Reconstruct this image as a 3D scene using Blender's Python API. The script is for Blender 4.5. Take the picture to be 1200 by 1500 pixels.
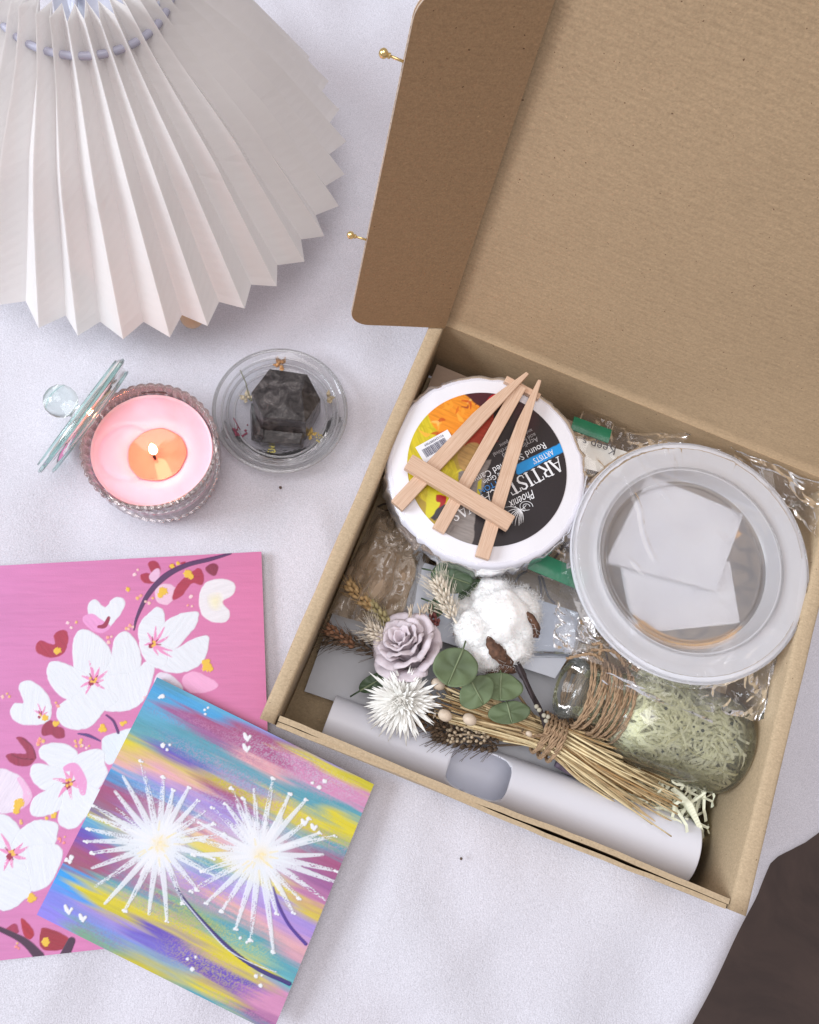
import bpy, bmesh, math, random
import numpy as np
from mathutils import Vector, Matrix, noise
random.seed(7); rng = np.random.default_rng(7)
R_ = math.radians
for o in list(bpy.data.objects): bpy.data.objects.remove(o)
sc = bpy.context.scene; col = sc.collection

# ------------------------------------------------------------------ camera
F, NX, NY, H = 1210.0, -138.0, 337.0, 0.536
Uc = np.array([-NX, NY, F]); Uc /= np.linalg.norm(Uc)
Xc = np.array([1.0, 0, 0]) - Uc[0] * Uc; Xc /= np.linalg.norm(Xc); Yc = np.cross(Uc, Xc)
RM = np.array([Xc, Yc, Uc])
cam = bpy.data.cameras.new('camera'); camo = bpy.data.objects.new('camera', cam); col.objects.link(camo)
M = Matrix([list(r) for r in RM]).to_4x4(); M.translation = (0, 0, H); camo.matrix_world = M
cam.sensor_fit = 'HORIZONTAL'; cam.sensor_width = 36; cam.lens = F / 1200 * 36
cam.clip_start = 0.01; cam.clip_end = 50
sc.camera = camo

# ------------------------------------------------------------------ light
def area(name, loc, target, sx, sy, power, color):
    l = bpy.data.lights.new(name, 'AREA'); l.shape = 'RECTANGLE'; l.size = sx; l.size_y = sy
    l.energy = power; l.color = color
    o = bpy.data.objects.new(name, l); col.objects.link(o); o.location = loc
    d = Vector(target) - Vector(loc); o.rotation_euler = d.to_track_quat('-Z', 'Y').to_euler()
    return o
w = bpy.data.worlds.new('World'); sc.world = w; w.use_nodes = True
w.node_tree.nodes['Background'].inputs[0].default_value = (1.0, 0.93, 0.93, 1)
w.node_tree.nodes['Background'].inputs[1].default_value = 0.43
area('window_light', (-4.2, -0.15, 2.9), (0.05, 0.2, 0), 2.3, 2.1, 186, (0.85, 0.92, 1.0))
area('top_fill', (-0.25, -0.05, 2.3), (0.1, 0.2, 0), 1.3, 1.3, 22, (0.98, 0.94, 0.95))  # added overhead fill to brighten level surfaces, no lamp known there
sc.view_settings.view_transform = 'Standard'; sc.view_settings.look = 'None'
sc.view_settings.exposure = 0.10; sc.view_settings.gamma = 1.0
sc.cycles.use_denoising = True
sc.cycles.max_bounces = 14; sc.cycles.transmission_bounces = 12; sc.cycles.transparent_max_bounces = 24
sc.cycles.glossy_bounces = 6; sc.cycles.diffuse_bounces = 4
sc.cycles.sample_clamp_indirect = 4.0; sc.cycles.blur_glossy = 0.5

# ------------------------------------------------------------------ helpers
def ray(px, py):
    return RM @ np.array([px - 600.0, 750.0 - py, -F])
def at(px, py, z=0.0):
    """the point of the place at height z that the photograph shows at px, py"""
    d = ray(px, py); t = (z - H) / d[2]
    return Vector((d[0] * t, d[1] * t, z))
def projn(Pn):
    c = (Pn - np.array([0, 0, H])) @ RM
    return 600 + F * c[..., 0] / -c[..., 2], 750 - F * c[..., 1] / -c[..., 2]

def s2l(c):
    c = np.asarray(c, float) / 255.0
    return np.where(c <= 0.04045, c / 12.92, ((c + 0.055) / 1.055) ** 2.4)
def rgb(*c):
    return tuple(float(v) for v in s2l(c))

class MB:
    def __init__(s): s.v = []; s.f = []; s.m = []
    def add(s, vs, fs, m=0):
        b = len(s.v); s.v += [tuple(v) for v in vs]
        s.f += [tuple(i + b for i in f) for f in fs]; s.m += [m] * len(fs)
        return s
    def box(s, c, u, v, w_, m=0):
        c, u, v, w_ = map(Vector, (c, u, v, w_))
        vs = [c + a * u + b * v + d * w_ for d in (-.5, .5) for b in (-.5, .5) for a in (-.5, .5)]
        return s.add(vs, [(0, 2, 3, 1), (4, 5, 7, 6), (0, 1, 5, 4), (2, 6, 7, 3), (0, 4, 6, 2), (1, 3, 7, 5)], m)
    def tube(s, pts, r, n=8, m=0, caps=True):
        pts = [Vector(p) for p in pts]; N = len(pts)
        rr = r if isinstance(r, (list, tuple)) else [r] * N
        t0 = (pts[1] - pts[0]).normalized()
        a = Vector((0, 0, 1)) if abs(t0.z) < 0.9 else Vector((1, 0, 0))
        u = t0.cross(a).normalized(); vs = []
        for i, p in enumerate(pts):
            t = (pts[min(i + 1, N - 1)] - pts[max(i - 1, 0)]).normalized()
            u = (u - t * u.dot(t)).normalized(); v = t.cross(u)
            for k in range(n):
                an = 2 * math.pi * k / n
                vs.append(p + rr[i] * (math.cos(an) * u + math.sin(an) * v))
        fs = [(i * n + k, i * n + (k + 1) % n, (i + 1) * n + (k + 1) % n, (i + 1) * n + k) for i in range(N - 1) for k in range(n)]
        if caps:
            fs.append(tuple(range(n - 1, -1, -1))); fs.append(tuple((N - 1) * n + k for k in range(n)))
        return s.add(vs, fs, m)
    def lathe(s, prof, c, ax=(0, 0, 1), n=64, m=0, rib=None):
        """prof: list of (r, h); rib(theta, r, h) -> radius"""
        c = Vector(c); ax = Vector(ax).normalized()
        a = Vector((1, 0, 0)) if abs(ax.x) < 0.9 else Vector((0, 1, 0))
        u = (a - ax * a.dot(ax)).normalized(); v = ax.cross(u); vs = []
        for r, h in prof:
            for k in range(n):
                an = 2 * math.pi * k / n; q = rib(an, r, h) if rib else r
                vs.append(c + ax * h + q * (math.cos(an) * u + math.sin(an) * v))
        fs = [(i * n + k, i * n + (k + 1) % n, (i + 1) * n + (k + 1) % n, (i + 1) * n + k) for i in range(len(prof) - 1) for k in range(n)]
        return s.add(vs, fs, m)
    def grid(s, fn, nu, nv, m=0):
        vs = [fn(i / nu, j / nv) for j in range(nv + 1) for i in range(nu + 1)]
        fs = [(j * (nu + 1) + i, j * (nu + 1) + i + 1, (j + 1) * (nu + 1) + i + 1, (j + 1) * (nu + 1) + i) for j in range(nv) for i in range(nu)]
        return s.add(vs, fs, m)
    def ico(s, c, r, sub=2, m=0, fn=None, ax=None, k=1.0):
        bm = bmesh.new(); bmesh.ops.create_icosphere(bm, subdivisions=sub, radius=1.0)
        c = Vector(c); vs = []
        for v in bm.verts:
            p = v.co.copy(); q = fn(p) if fn else 1.0; p = p * q
            if ax is not None: p = p + ax * (p.dot(ax) * (k - 1))
            vs.append(c + p * r)
        fs = [tuple(v.index for v in f.verts) for f in bm.faces]; bm.free()
        return s.add(vs, fs, m)

ORG = {}
def tag(o, label=None, cat=None, group=None, kind=None):
    if label: o['label'] = label
    if cat: o['category'] = cat
    if group: o['group'] = group
    if kind: o['kind'] = kind
    return o
def thing(name, loc, label, cat, group=None):
    o = bpy.data.objects.new(name, None); col.objects.link(o); o.location = loc; o.empty_display_size = 0.01
    ORG[o.name] = Vector(loc)
    return tag(o, label, cat, group)
def obj(name, mb, mats, parent=None, smooth=True, org=None, solid=0, bevel=0):
    """link one mesh; its points are given in world space and stored about its origin"""
    if parent is not None: o3 = ORG[parent.name]
    elif org is not None: o3 = Vector(org)
    else:
        a = np.array(mb.v); lo, hi = a.min(0), a.max(0)
        o3 = Vector(((lo[0] + hi[0]) / 2, (lo[1] + hi[1]) / 2, lo[2]))
    me = bpy.data.meshes.new(name)
    me.from_pydata([(v[0] - o3.x, v[1] - o3.y, v[2] - o3.z) for v in mb.v], [], mb.f)
    mats = mats if isinstance(mats, (list, tuple)) else [mats]
    for m_ in mats: me.materials.append(m_)
    me.polygons.foreach_set('material_index', mb.m)
    me.polygons.foreach_set('use_smooth', [smooth] * len(mb.f)); me.update()
    o = bpy.data.objects.new(name, me); col.objects.link(o)
    if parent is not None: o.parent = parent
    else: o.location = o3
    ORG[o.name] = o3
    if solid:
        md = o.modifiers.new('s', 'SOLIDIFY'); md.thickness = solid; md.offset = 0
    if bevel:
        md = o.modifiers.new('b', 'BEVEL'); md.width = bevel; md.segments = 2; md.limit_method = 'ANGLE'
    return o

# node helpers
def newmat(name):
    m = bpy.data.materials.new(name); m.use_nodes = True; nt = m.node_tree
    return m, nt, nt.nodes['Principled BSDF'], nt.nodes['Material Output']
def nd(nt, t, **kw):
    n = nt.nodes.new(t)
    for k, v in kw.items():
        if k in n.inputs.keys() if isinstance(k, str) and not hasattr(n, k) else False: n.inputs[k].default_value = v
        else: setattr(n, k, v)
    return n
def noi(nt, scale, detail=3, rough=0.5, vec=None, dist=0):
    n = nt.nodes.new('ShaderNodeTexNoise'); n.inputs['Scale'].default_value = scale
    n.inputs['Detail'].default_value = detail; n.inputs['Roughness'].default_value = rough; n.inputs['Distortion'].default_value = dist
    if vec is None:
        tc = nt.nodes.new('ShaderNodeTexCoord'); vec = tc.outputs['Object']
    nt.links.new(vec, n.inputs['Vector']); return n
def ramp(nt, fac, stops):
    r = nt.nodes.new('ShaderNodeValToRGB'); nt.links.new(fac, r.inputs[0])
    while len(r.color_ramp.elements) < len(stops): r.color_ramp.elements.new(0.5)
    for e, (p, c) in zip(r.color_ramp.elements, stops): e.position = p; e.color = (*c, 1) if len(c) == 3 else c
    return r
def bump(nt, bs, height, strength, dist=0.001, prev=None):
    b = nt.nodes.new('ShaderNodeBump'); b.inputs['Strength'].default_value = strength; b.inputs['Distance'].default_value = dist
    nt.links.new(height, b.inputs['Height'])
    if prev: nt.links.new(prev.outputs[0], b.inputs['Normal'])
    nt.links.new(b.outputs[0], bs.inputs['Normal']); return b
def mat(name, c, rough=0.6, var=0.12, vs=60, bs_=400, bst=0.2, bd=0.0006, sss=0, **kw):
    m, nt, p, out = newmat(name)
    a = tuple(max(0, x * (1 - var)) for x in c); b = tuple(min(1, x * (1 + var)) for x in c)
    r = ramp(nt, noi(nt, vs, 4).outputs['Fac'], [(0.3, a), (0.7, b)])
    nt.links.new(r.outputs[0], p.inputs['Base Color']); p.inputs['Roughness'].default_value = rough
    if bst: bump(nt, p, noi(nt, bs_, 4).outputs['Fac'], bst, bd)
    if sss:
        p.inputs['Subsurface Weight'].default_value = sss; p.inputs['Subsurface Radius'].default_value = (1, .6, .5); p.inputs['Subsurface Scale'].default_value = 0.004
    for k, v in kw.items(): p.inputs[k].default_value = v
    return m

def kraft(name, c, flute=0.35, axis='Z', var=1.0):
    m, nt, p, out = newmat(name)
    tc = nd(nt, 'ShaderNodeTexCoord'); mp = nd(nt, 'ShaderNodeMapping'); mp.inputs['Rotation'].default_value = (0, 0, R_(20.9))
    nt.links.new(tc.outputs['Object'], mp.inputs[0]); v = mp.outputs[0]
    d = tuple(x * (1 - .12 * var) for x in c); l = tuple(min(1, x * (1 + .12 * var)) for x in c)
    r1 = ramp(nt, noi(nt, 900, 3, .6, v).outputs['Fac'], [(.3, d), (.7, l)])
    mp2 = nd(nt, 'ShaderNodeMapping'); mp2.inputs['Scale'].default_value = (0.25, 1, 1.0); nt.links.new(v, mp2.inputs[0])
    fib = noi(nt, 700, 4, .65, mp2.outputs[0], 1.2)
    r2 = ramp(nt, fib.outputs['Fac'], [(.35, (.88, .87, .86)), (.6, (1.04, 1.04, 1.04))])
    mx = nd(nt, 'ShaderNodeMix', data_type='RGBA', blend_type='MULTIPLY'); mx.inputs[0].default_value = 0.8
    nt.links.new(r1.outputs[0], mx.inputs[6]); nt.links.new(r2.outputs[0], mx.inputs[7])
    # sparse dark and pale fibre specks
    sp = noi(nt, 620, 1, .5, v); rs = ramp(nt, sp.outputs['Fac'], [(.215, (.35, .27, .22)), (.235, (1, 1, 1)), (.775, (1, 1, 1)), (.80, (1.35, 1.35, 1.35))])
    m2 = nd(nt, 'ShaderNodeMix', data_type='RGBA', blend_type='MULTIPLY'); m2.inputs[0].default_value = 1
    nt.links.new(mx.outputs[2], m2.inputs[6]); nt.links.new(rs.outputs[0], m2.inputs[7])
    nt.links.new(m2.outputs[2], p.inputs['Base Color']); p.inputs['Roughness'].default_value = 0.78
    wv = nd(nt, 'ShaderNodeTexWave', bands_direction=axis); wv.inputs['Scale'].default_value = 88; wv.inputs['Distortion'].default_value = .8
    wv.inputs['Detail'].default_value = 2
    nt.links.new(v, wv.inputs[0])
    b1 = bump(nt, p, wv.outputs['Fac'], flute, 0.0004)
    bump(nt, p, noi(nt, 700, 5, .6, v).outputs['Fac'], 0.35, 0.0004, b1)
    return m

def thinglass(name, tint, gloss=1.0, rough=0.02, bst=0, bsc=40, bd=0.002, haze=0.0, hcol=(1, 1, 1), ior=1.5):
    """thin clear film or thin-walled glass: see-through with a Fresnel sheen"""
    m, nt, p, out = newmat(name); nt.nodes.remove(p)
    tr = nd(nt, 'ShaderNodeBsdfTransparent'); tr.inputs[0].default_value = (*tint, 1)
    gl = nd(nt, 'ShaderNodeBsdfAnisotropic'); gl.inputs['Roughness'].default_value = rough; gl.inputs[0].default_value = (gloss, gloss, gloss, 1)
    fr = nd(nt, 'ShaderNodeFresnel'); fr.inputs[0].default_value = ior
    mx = nd(nt, 'ShaderNodeMixShader'); nt.links.new(fr.outputs[0], mx.inputs[0]); nt.links.new(tr.outputs[0], mx.inputs[1]); nt.links.new(gl.outputs[0], mx.inputs[2])
    last = mx
    if haze:
        df = nd(nt, 'ShaderNodeBsdfDiffuse'); df.inputs[0].default_value = (*hcol, 1)
        m3 = nd(nt, 'ShaderNodeMixShader'); m3.inputs[0].default_value = haze
        nt.links.new(mx.outputs[0], m3.inputs[1]); nt.links.new(df.outputs[0], m3.inputs[2]); last = m3
    if bst:
        b = nd(nt, 'ShaderNodeBump'); b.inputs['Strength'].default_value = bst; b.inputs['Distance'].default_value = bd
        n1 = noi(nt, bsc, 3, .6, None, 1.5); nt.links.new(n1.outputs['Fac'], b.inputs['Height'])
        nt.links.new(b.outputs[0], fr.inputs['Normal']); nt.links.new(b.outputs[0], gl.inputs['Normal'])
    nt.links.new(last.outputs[0], out.inputs[0]); return m
def glass(name, c, rough=0.0, ior=1.45):
    m, nt, p, out = newmat(name)
    p.inputs['Base Color'].default_value = (*c, 1); p.inputs['Roughness'].default_value = rough
    p.inputs['Transmission Weight'].default_value = 1; p.inputs['IOR'].default_value = ior
    bump(nt, p, noi(nt, 60, 2).outputs['Fac'], 0.05, 0.001)
    return m

# ------------------------------------------------------------------ materials
def cloth_mat():
    m, nt, p, out = newmat('fleece_cloth')
    n1 = noi(nt, 1500, 3, .7); r1 = ramp(nt, n1.outputs['Fac'], [(.3, (.57, .575, .635)), (.66, (.82, .82, .905))])
    n2 = noi(nt, 7, 3); r2 = ramp(nt, n2.outputs['Fac'], [(.3, (.96, .93, .93)), (.7, (1, 1, 1))])
    mx = nd(nt, 'ShaderNodeMix', data_type='RGBA', blend_type='MULTIPLY'); mx.inputs[0].default_value = 1
    nt.links.new(r1.outputs[0], mx.inputs[6]); nt.links.new(r2.outputs[0], mx.inputs[7])
    nt.links.new(mx.outputs[2], p.inputs['Base Color']); p.inputs['Roughness'].default_value = .85
    p.inputs['Sheen Weight'].default_value = .25; p.inputs['Sheen Roughness'].default_value = .4
    b1 = bump(nt, p, noi(nt, 900, 4, .7).outputs['Fac'], .75, .0009)
    bump(nt, p, noi(nt, 60, 4, .6, None, .6).outputs['Fac'], .35, .002, b1)
    return m
M_cloth = cloth_mat()
def floor_mat():
    m, nt, p, out = newmat('dark_floor')
    r = ramp(nt, noi(nt, 6, 6, .6, None, 1).outputs['Fac'], [(.3, (.045, .030, .028)), (.7, (.10, .065, .055))])
    nt.links.new(r.outputs[0], p.inputs['Base Color']); p.inputs['Roughness'].default_value = .55
    return m
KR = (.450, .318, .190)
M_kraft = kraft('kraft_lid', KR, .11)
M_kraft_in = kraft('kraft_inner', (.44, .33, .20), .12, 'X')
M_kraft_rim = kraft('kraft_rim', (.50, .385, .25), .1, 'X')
M_kraft_flap_shaded = kraft('kraft_flap_shaded', (.315, .195, .10), .05, 'Z')  # the lid's board in a darker colour, flap's shade put into the tone
M_flute = mat('corrugated_edge', (.42, .29, .19), .85, .3, 900)
M_brass = mat('polished_brass', (.83, .62, .28), .22, .05, Metallic=1.0, bst=0)
M_paperw = mat('white_coated_paper', (.86, .885, 1.0), .42, .03, 8, 700, .05, .0002)
def paper_shade():
    m, nt, p, out = newmat('lampshade_paper')
    p.inputs['Roughness'].default_value = .6
    r = ramp(nt, noi(nt, 30, 3).outputs['Fac'], [(.3, (.94, .93, .925)), (.7, (.97, .96, .955))]); nt.links.new(r.outputs[0], p.inputs['Base Color'])
    bump(nt, p, noi(nt, 500, 3).outputs['Fac'], .12, .0004)
    tl = nd(nt, 'ShaderNodeBsdfTranslucent'); tl.inputs[0].default_value = (.98, .96, .95, 1)
    mx = nd(nt, 'ShaderNodeMixShader'); mx.inputs[0].default_value = .45
    nt.links.new(p.outputs[0], mx.inputs[1]); nt.links.new(tl.outputs[0], mx.inputs[2]); nt.links.new(mx.outputs[0], out.inputs[0])
    return m
M_shade = paper_shade()
M_grey = mat('lavender_grey_metal', (.42, .42, .52), .4, .05, bst=0)
M_wood = mat('pale_wood', (.62, .44, .29), .5, .1, 20)
def beech():
    m, nt, p, out = newmat('beech_wood')
    tc = nd(nt, 'ShaderNodeTexCoord'); mp = nd(nt, 'ShaderNodeMapping'); mp.inputs['Scale'].default_value = (6, 1, 6)
    at_ = nd(nt, 'ShaderNodeUVMap'); nt.links.new(at_.outputs[0], mp.inputs[0]); mp.inputs['Scale'].default_value = (.7, 190, 1)
    n = noi(nt, 9, 5, .6, mp.outputs[0], .4)
    r = ramp(nt, n.outputs['Fac'], [(.3, (.52, .33, .21)), (.5, (.66, .45, .32)), (.7, (.74, .54, .40))]); nt.links.new(r.outputs[0], p.inputs['Base Color'])
    p.inputs['Roughness'].default_value = .55; bump(nt, p, n.outputs['Fac'], .3, .0003)
    return m
M_beech = beech()
M_canvw = mat('primed_canvas', (.84, .83, .88), .7, .03, 40, 1400, .35, .0003)
M_film = thinglass('cellophane_film', (.99, .99, .99), 1, .06, .25, 30, .003, .015, (.9, .9, .95), 1.4)
M_shrink = thinglass('shrink_film', (.98, .98, .99), 1, .12, .1, 60, .001, .12, (.85, .85, .95), 1.35)
M_bagtan = thinglass('smoky_tan_film', (.80, .71, .60), 1, .22, .9, 60, .003, .38, (.42, .33, .24), 1.4)
M_glassg = thinglass('green_bottle_glass', (.992, .998, .994), 1, .02, .3, 25, .002, .035, (.95, 1.0, .96), 1.45)
M_glassr = thinglass('rosy_ribbed_glass', (.99, .96, .96), 1, .04, .2, 90, .001, .09, (.98, .92, .93), 1.45)
M_glassc = glass('clear_glass', (.86, .95, .93))
M_glassd = glass('clear_dish_glass', (.965, .965, .965))
M_quartz = glass('smoky_quartz', (.30, .27, .27), .05, 1.54)

def attr_mat(name, rough=.5, bst=.4, bd=.0004, weave=0):
    m, nt, p, out = newmat(name)
    a = nd(nt, 'ShaderNodeAttribute', attribute_name='paint'); nt.links.new(a.outputs[0], p.inputs['Base Color'])
    p.inputs['Roughness'].default_value = rough
    b = bump(nt, p, a.outputs['Alpha'], bst, bd)
    if weave: bump(nt, p, noi(nt, 1500, 2).outputs['Fac'], weave, .0003, b)
    return m
M_acry = attr_mat('acrylic_paint', .5, .3, .0010, .35)
M_label = attr_mat('printed_label', .32, 0, .0001)
M_board = mat('board_edge', (.70, .66, .68), .8)

# ------------------------------------------------------------------ setting: cloth-covered table, dark floor
EDGE = [(1330, 1120), (1260, 1190), (1200, 1234), (1150, 1262), (1140, 1284), (1124, 1322), (1098, 1376), (1062, 1446), (1035, 1500), (1000, 1570), (900, 1720), (700, 1850)]
Ew = [at(x, y, -.004) for x, y in EDGE]
ys_ = np.array([p.y for p in Ew])[::-1]; xs_ = np.array([p.x for p in Ew])[::-1]
def cloth_pt(u, v):
    x = -.62 + u * 1.22; y = -.42 + v * 1.85
    z = .0075 * noise.noise(Vector((x * 7, y * 7, 1))) + .0046 * noise.noise(Vector((x * 22, y * 15, 4)))
    # soft creases running down to the right
    q = (x * .80 + y * .60) * 26 + 2.2 * noise.noise(Vector((x * 3, y * 3, 9)))
    z += .0050 * max(0, math.sin(q)) ** 4 * max(0, noise.noise(Vector((x * 5, y * 5, 20))) + .25) * 2
    q2 = (x * -.35 + y * .94) * 38 + 2.0 * noise.noise(Vector((x * 6, y * 4, 39)))
    z += .0024 * max(0, math.sin(q2)) ** 6 * max(0, noise.noise(Vector((x * 8, y * 8, 50))) + .1) * 2
    z = min(z, .0028) - .003
    xe = float(np.interp(y, ys_, xs_)) if y > ys_[0] else float(xs_[0] - (ys_[0] - y) * 1.4)
    xe = min(xe, .58)
    d = x - xe
    dp = at(1128, 1240, 0)
    z -= .010 * max(0, 1 - abs((x - dp.x - .0) / .03)) ** 2 * max(0, min(1, (y - dp.y + .03) / .05)) 
    if d > -.02:
        t = d + .02
        if t < .03:
            th = t / .02; z -= .02 * (1 - math.cos(min(th, 1.5))); x = xe - .02 + .02 * math.sin(min(th, 1.5))
        else:
            z -= .02 + (t - .03); x = xe + .0 + .006 * math.sin(y * 60) * min(1, (t - .03) * 10)
    return Vector((x, y, z))
cl = obj('tablecloth', MB().grid(cloth_pt, 340, 420), M_cloth, org=(0, .2, 0))
tag(cl, 'white fleecy tablecloth with soft creases spread under the box, paintings and candle', 'tablecloth')
fl = MB(); fl.add([(-3, -3, -.74), (3, -3, -.74), (3, 3, -.74), (-3, 3, -.74)], [(0, 1, 2, 3)])
tag(obj('floor', fl, floor_mat()), kind='structure')
tb = MB()
ring = [Vector((float(np.interp(y, ys_, xs_)) - .006, y, 0)) for y in np.linspace(ys_[0], ys_[-1], 30)]
ring = ring + [Vector((.5, 1.35, 0)), Vector((-.6, 1.35, 0)), Vector((-.6, ys_[0], 0))]
n_ = len(ring)
tb.add([(p.x, p.y, -.03) for p in ring] + [(p.x, p.y, -.055) for p in ring], [tuple(range(n_)), tuple(range(2 * n_ - 1, n_ - 1, -1))] + [(i, n_ + i, n_ + (i + 1) % n_, (i + 1) % n_) for i in range(n_)])
tag(obj('table_top', tb, M_wood, smooth=False), kind='structure')

# ------------------------------------------------------------------ the cardboard box
ZR = .0755; BO = at(379, 1055, ZR); BA = R_(-21.3)
bw = Vector((math.cos(BA), math.sin(BA), 0)); bb = Vector((-bw.y, bw.x, 0)); UP = Vector((0, 0, 1))
def B(x, y, z): return Vector((BO.x, BO.y, 0)) + bw * x + bb * y + UP * z
def Binv(p): q = Vector(p) - Vector((BO.x, BO.y, 0)); return q.dot(bw), q.dot(bb), p[2]
BW, BD = .2815, .260
box = thing('cardboard_box', B(BW / 2, BD / 2, 0), 'open brown kraft cardboard gift box full of craft materials, lid standing up', 'box')
def bbox(m, x0, x1, y0, y1, z0, z1, mi=0):
    return m.box(B((x0 + x1) / 2, (y0 + y1) / 2, (z0 + z1) / 2), bw * (x1 - x0), bb * (y1 - y0), UP * (z1 - z0), mi)
obj('floor_panel', bbox(MB(), .003, BW - .003, 0.002, BD - .002, .001, .004), M_kraft_in, box, False)
# side walls: folded double wall, rolled rounded rim
LEAN = 0.0
def wallprof(m, P0, P1, inn, th, z0, z1, mi=0, front=0):
    """a folded double wall from P0 to P1, thickness th towards inn, rounded fold on top"""
    pr = []
    rr = .0022
    pr += [(0, z0), (0, z1 - rr)]
    for k in range(1, 4): a = k / 4 * math.pi / 2; pr.append((rr - rr * math.cos(a), z1 - rr + rr * math.sin(a)))
    pr += [(rr, z1), (th * .5, z1 + .0004), (th - rr, z1)]
    for k in range(1, 4): a = k / 4 * math.pi / 2; pr.append((th - rr + rr * math.sin(a), z1 - rr + rr * math.cos(a)))
    pr += [(th, z1 - rr), (th, z0)]
    n = len(pr); L = (P1 - P0).length; ns = 24; vs = []
    for i in range(ns + 1):
        c = P0.lerp(P1, i / ns)
        for j, (a, z) in enumerate(pr):
            wob = .0006 * noise.noise(Vector((i * .35, j * .2, P0.x * 50)))
            e = (1 - i / ns) if front == 0 else i / ns
            vs.append(c + inn * (a + wob) + UP * (z + .5 * wob * (z > .05)) - bb * LEAN * (1 - z / ZR) * e)
    fs = [(i * n + k, i * n + (k + 1) % n, (i + 1) * n + (k + 1) % n, (i + 1) * n + k) for i in range(ns) for k in range(n)]
    fs += [tuple(range(n)), tuple(ns * n + k for k in range(n - 1, -1, -1))]
    m.add(vs, fs, mi)
# fix: the left wall's rim is 8 mm wide, the right one 11 mm
m_ = MB(); wallprof(m_, B(0, .001, 0), B(0, BD + .002, 0), bw, .0088, .001, ZR); obj('side_wall', m_, M_kraft_rim, box)
m_ = MB(); wallprof(m_, B(BW, BD + .002, 0), B(BW, .001, 0), -bw, .0100, .001, ZR, 0, 1); obj('side_wall', m_, M_kraft_rim, box)
# front: outer sheet, gap, inner sheet (the open slot seen along the rim)
m_ = MB()
for k in range(20):
    x0 = .0095 + k * (BW - .0200) / 20; x1 = x0 + (BW - .0200) / 20
for y0, y1, zz in ((.0005, .0030, ZR - .003), (.0034, .0064, ZR - .001)):
    def fn(u, v, y0=y0, y1=y1, zz=zz):
        x = .0095 + u * (BW - .0205); bow = .0010 * math.sin(u * math.pi * 2.2 + y0 * 700) * math.sin(math.pi * u) + .0004 * noise.noise(Vector((u * 20, y0 * 999, 0)))
        k = int(round(v * 4)); z = [.001, zz, zz, .001, .001][k]; q_ = 1 - z / ZR; yy = [y0, y0, y1, y1, y0][k] * (1 - .45 * q_) - LEAN * q_
        return B(x, yy + bow * (z > .05), z)
    m_.grid(fn, 40, 4)
obj('front_panel', m_, M_kraft_rim, box, False)
obj('back_panel', bbox(MB(), .0085, BW - .0095, BD + .0012, BD + .0045, .001, ZR - .0005), M_kraft, box, False)
# lid, standing up from the back wall, with its left flap half folded and two brass pins
LA = R_(82); ld = bb * math.cos(LA) + UP * math.sin(LA); ln = -bb * math.sin(LA) + UP * math.cos(LA)  # ln faces the front
LH = B(.0095, BD + .0015, ZR - .001); LL, LW = .290, BW - .012
def lid_pt(u, v, off):
    bulge = .0025 * math.sin(math.pi * u) * math.sin(math.pi * min(1, v * 1.2)) + .0008 * noise.noise(Vector((u * 5, v * 5, 2)))
    return LH + bw * (u * LW) + ld * (v * LL) + ln * (off + bulge * min(1, v * 6))
m_ = MB(); NU, NV = 30, 30
m_.grid(lambda u, v: lid_pt(u, v, 0), NU, NV); m_.grid(lambda u, v: lid_pt(u, v, -.003), NU, NV)
nn = (NU + 1) * (NV + 1); loop = [i for i in range(NU + 1)] + [j * (NU + 1) + NU for j in range(1, NV + 1)] + [NV * (NU + 1) + i for i in range(NU - 1, -1, -1)] + [j * (NU + 1) for j in range(NV - 1, 0, -1)]
m_.f += [(loop[k], loop[(k + 1) % len(loop)], loop[(k + 1) % len(loop)] + nn, loop[k] + nn) for k in range(len(loop))]; m_.m += [0] * len(loop)
obj('lid', m_, M_kraft, box)
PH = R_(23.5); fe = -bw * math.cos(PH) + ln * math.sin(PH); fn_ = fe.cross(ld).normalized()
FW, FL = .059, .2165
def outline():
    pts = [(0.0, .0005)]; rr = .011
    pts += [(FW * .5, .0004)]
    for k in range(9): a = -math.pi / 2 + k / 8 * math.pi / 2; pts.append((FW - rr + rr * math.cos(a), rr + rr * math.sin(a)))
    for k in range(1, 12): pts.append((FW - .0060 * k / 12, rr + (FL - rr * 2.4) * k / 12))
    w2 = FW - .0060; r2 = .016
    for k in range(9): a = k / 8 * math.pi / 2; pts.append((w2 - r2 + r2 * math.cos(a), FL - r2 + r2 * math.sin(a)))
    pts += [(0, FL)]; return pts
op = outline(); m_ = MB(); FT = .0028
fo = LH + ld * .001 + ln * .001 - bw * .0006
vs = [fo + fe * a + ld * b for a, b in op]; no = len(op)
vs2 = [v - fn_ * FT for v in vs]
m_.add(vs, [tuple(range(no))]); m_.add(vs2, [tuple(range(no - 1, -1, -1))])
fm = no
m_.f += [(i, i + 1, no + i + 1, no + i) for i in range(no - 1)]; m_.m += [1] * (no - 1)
flap = obj('lid_flap', m_, [M_kraft_flap_shaded, M_flute], box, False)
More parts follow.
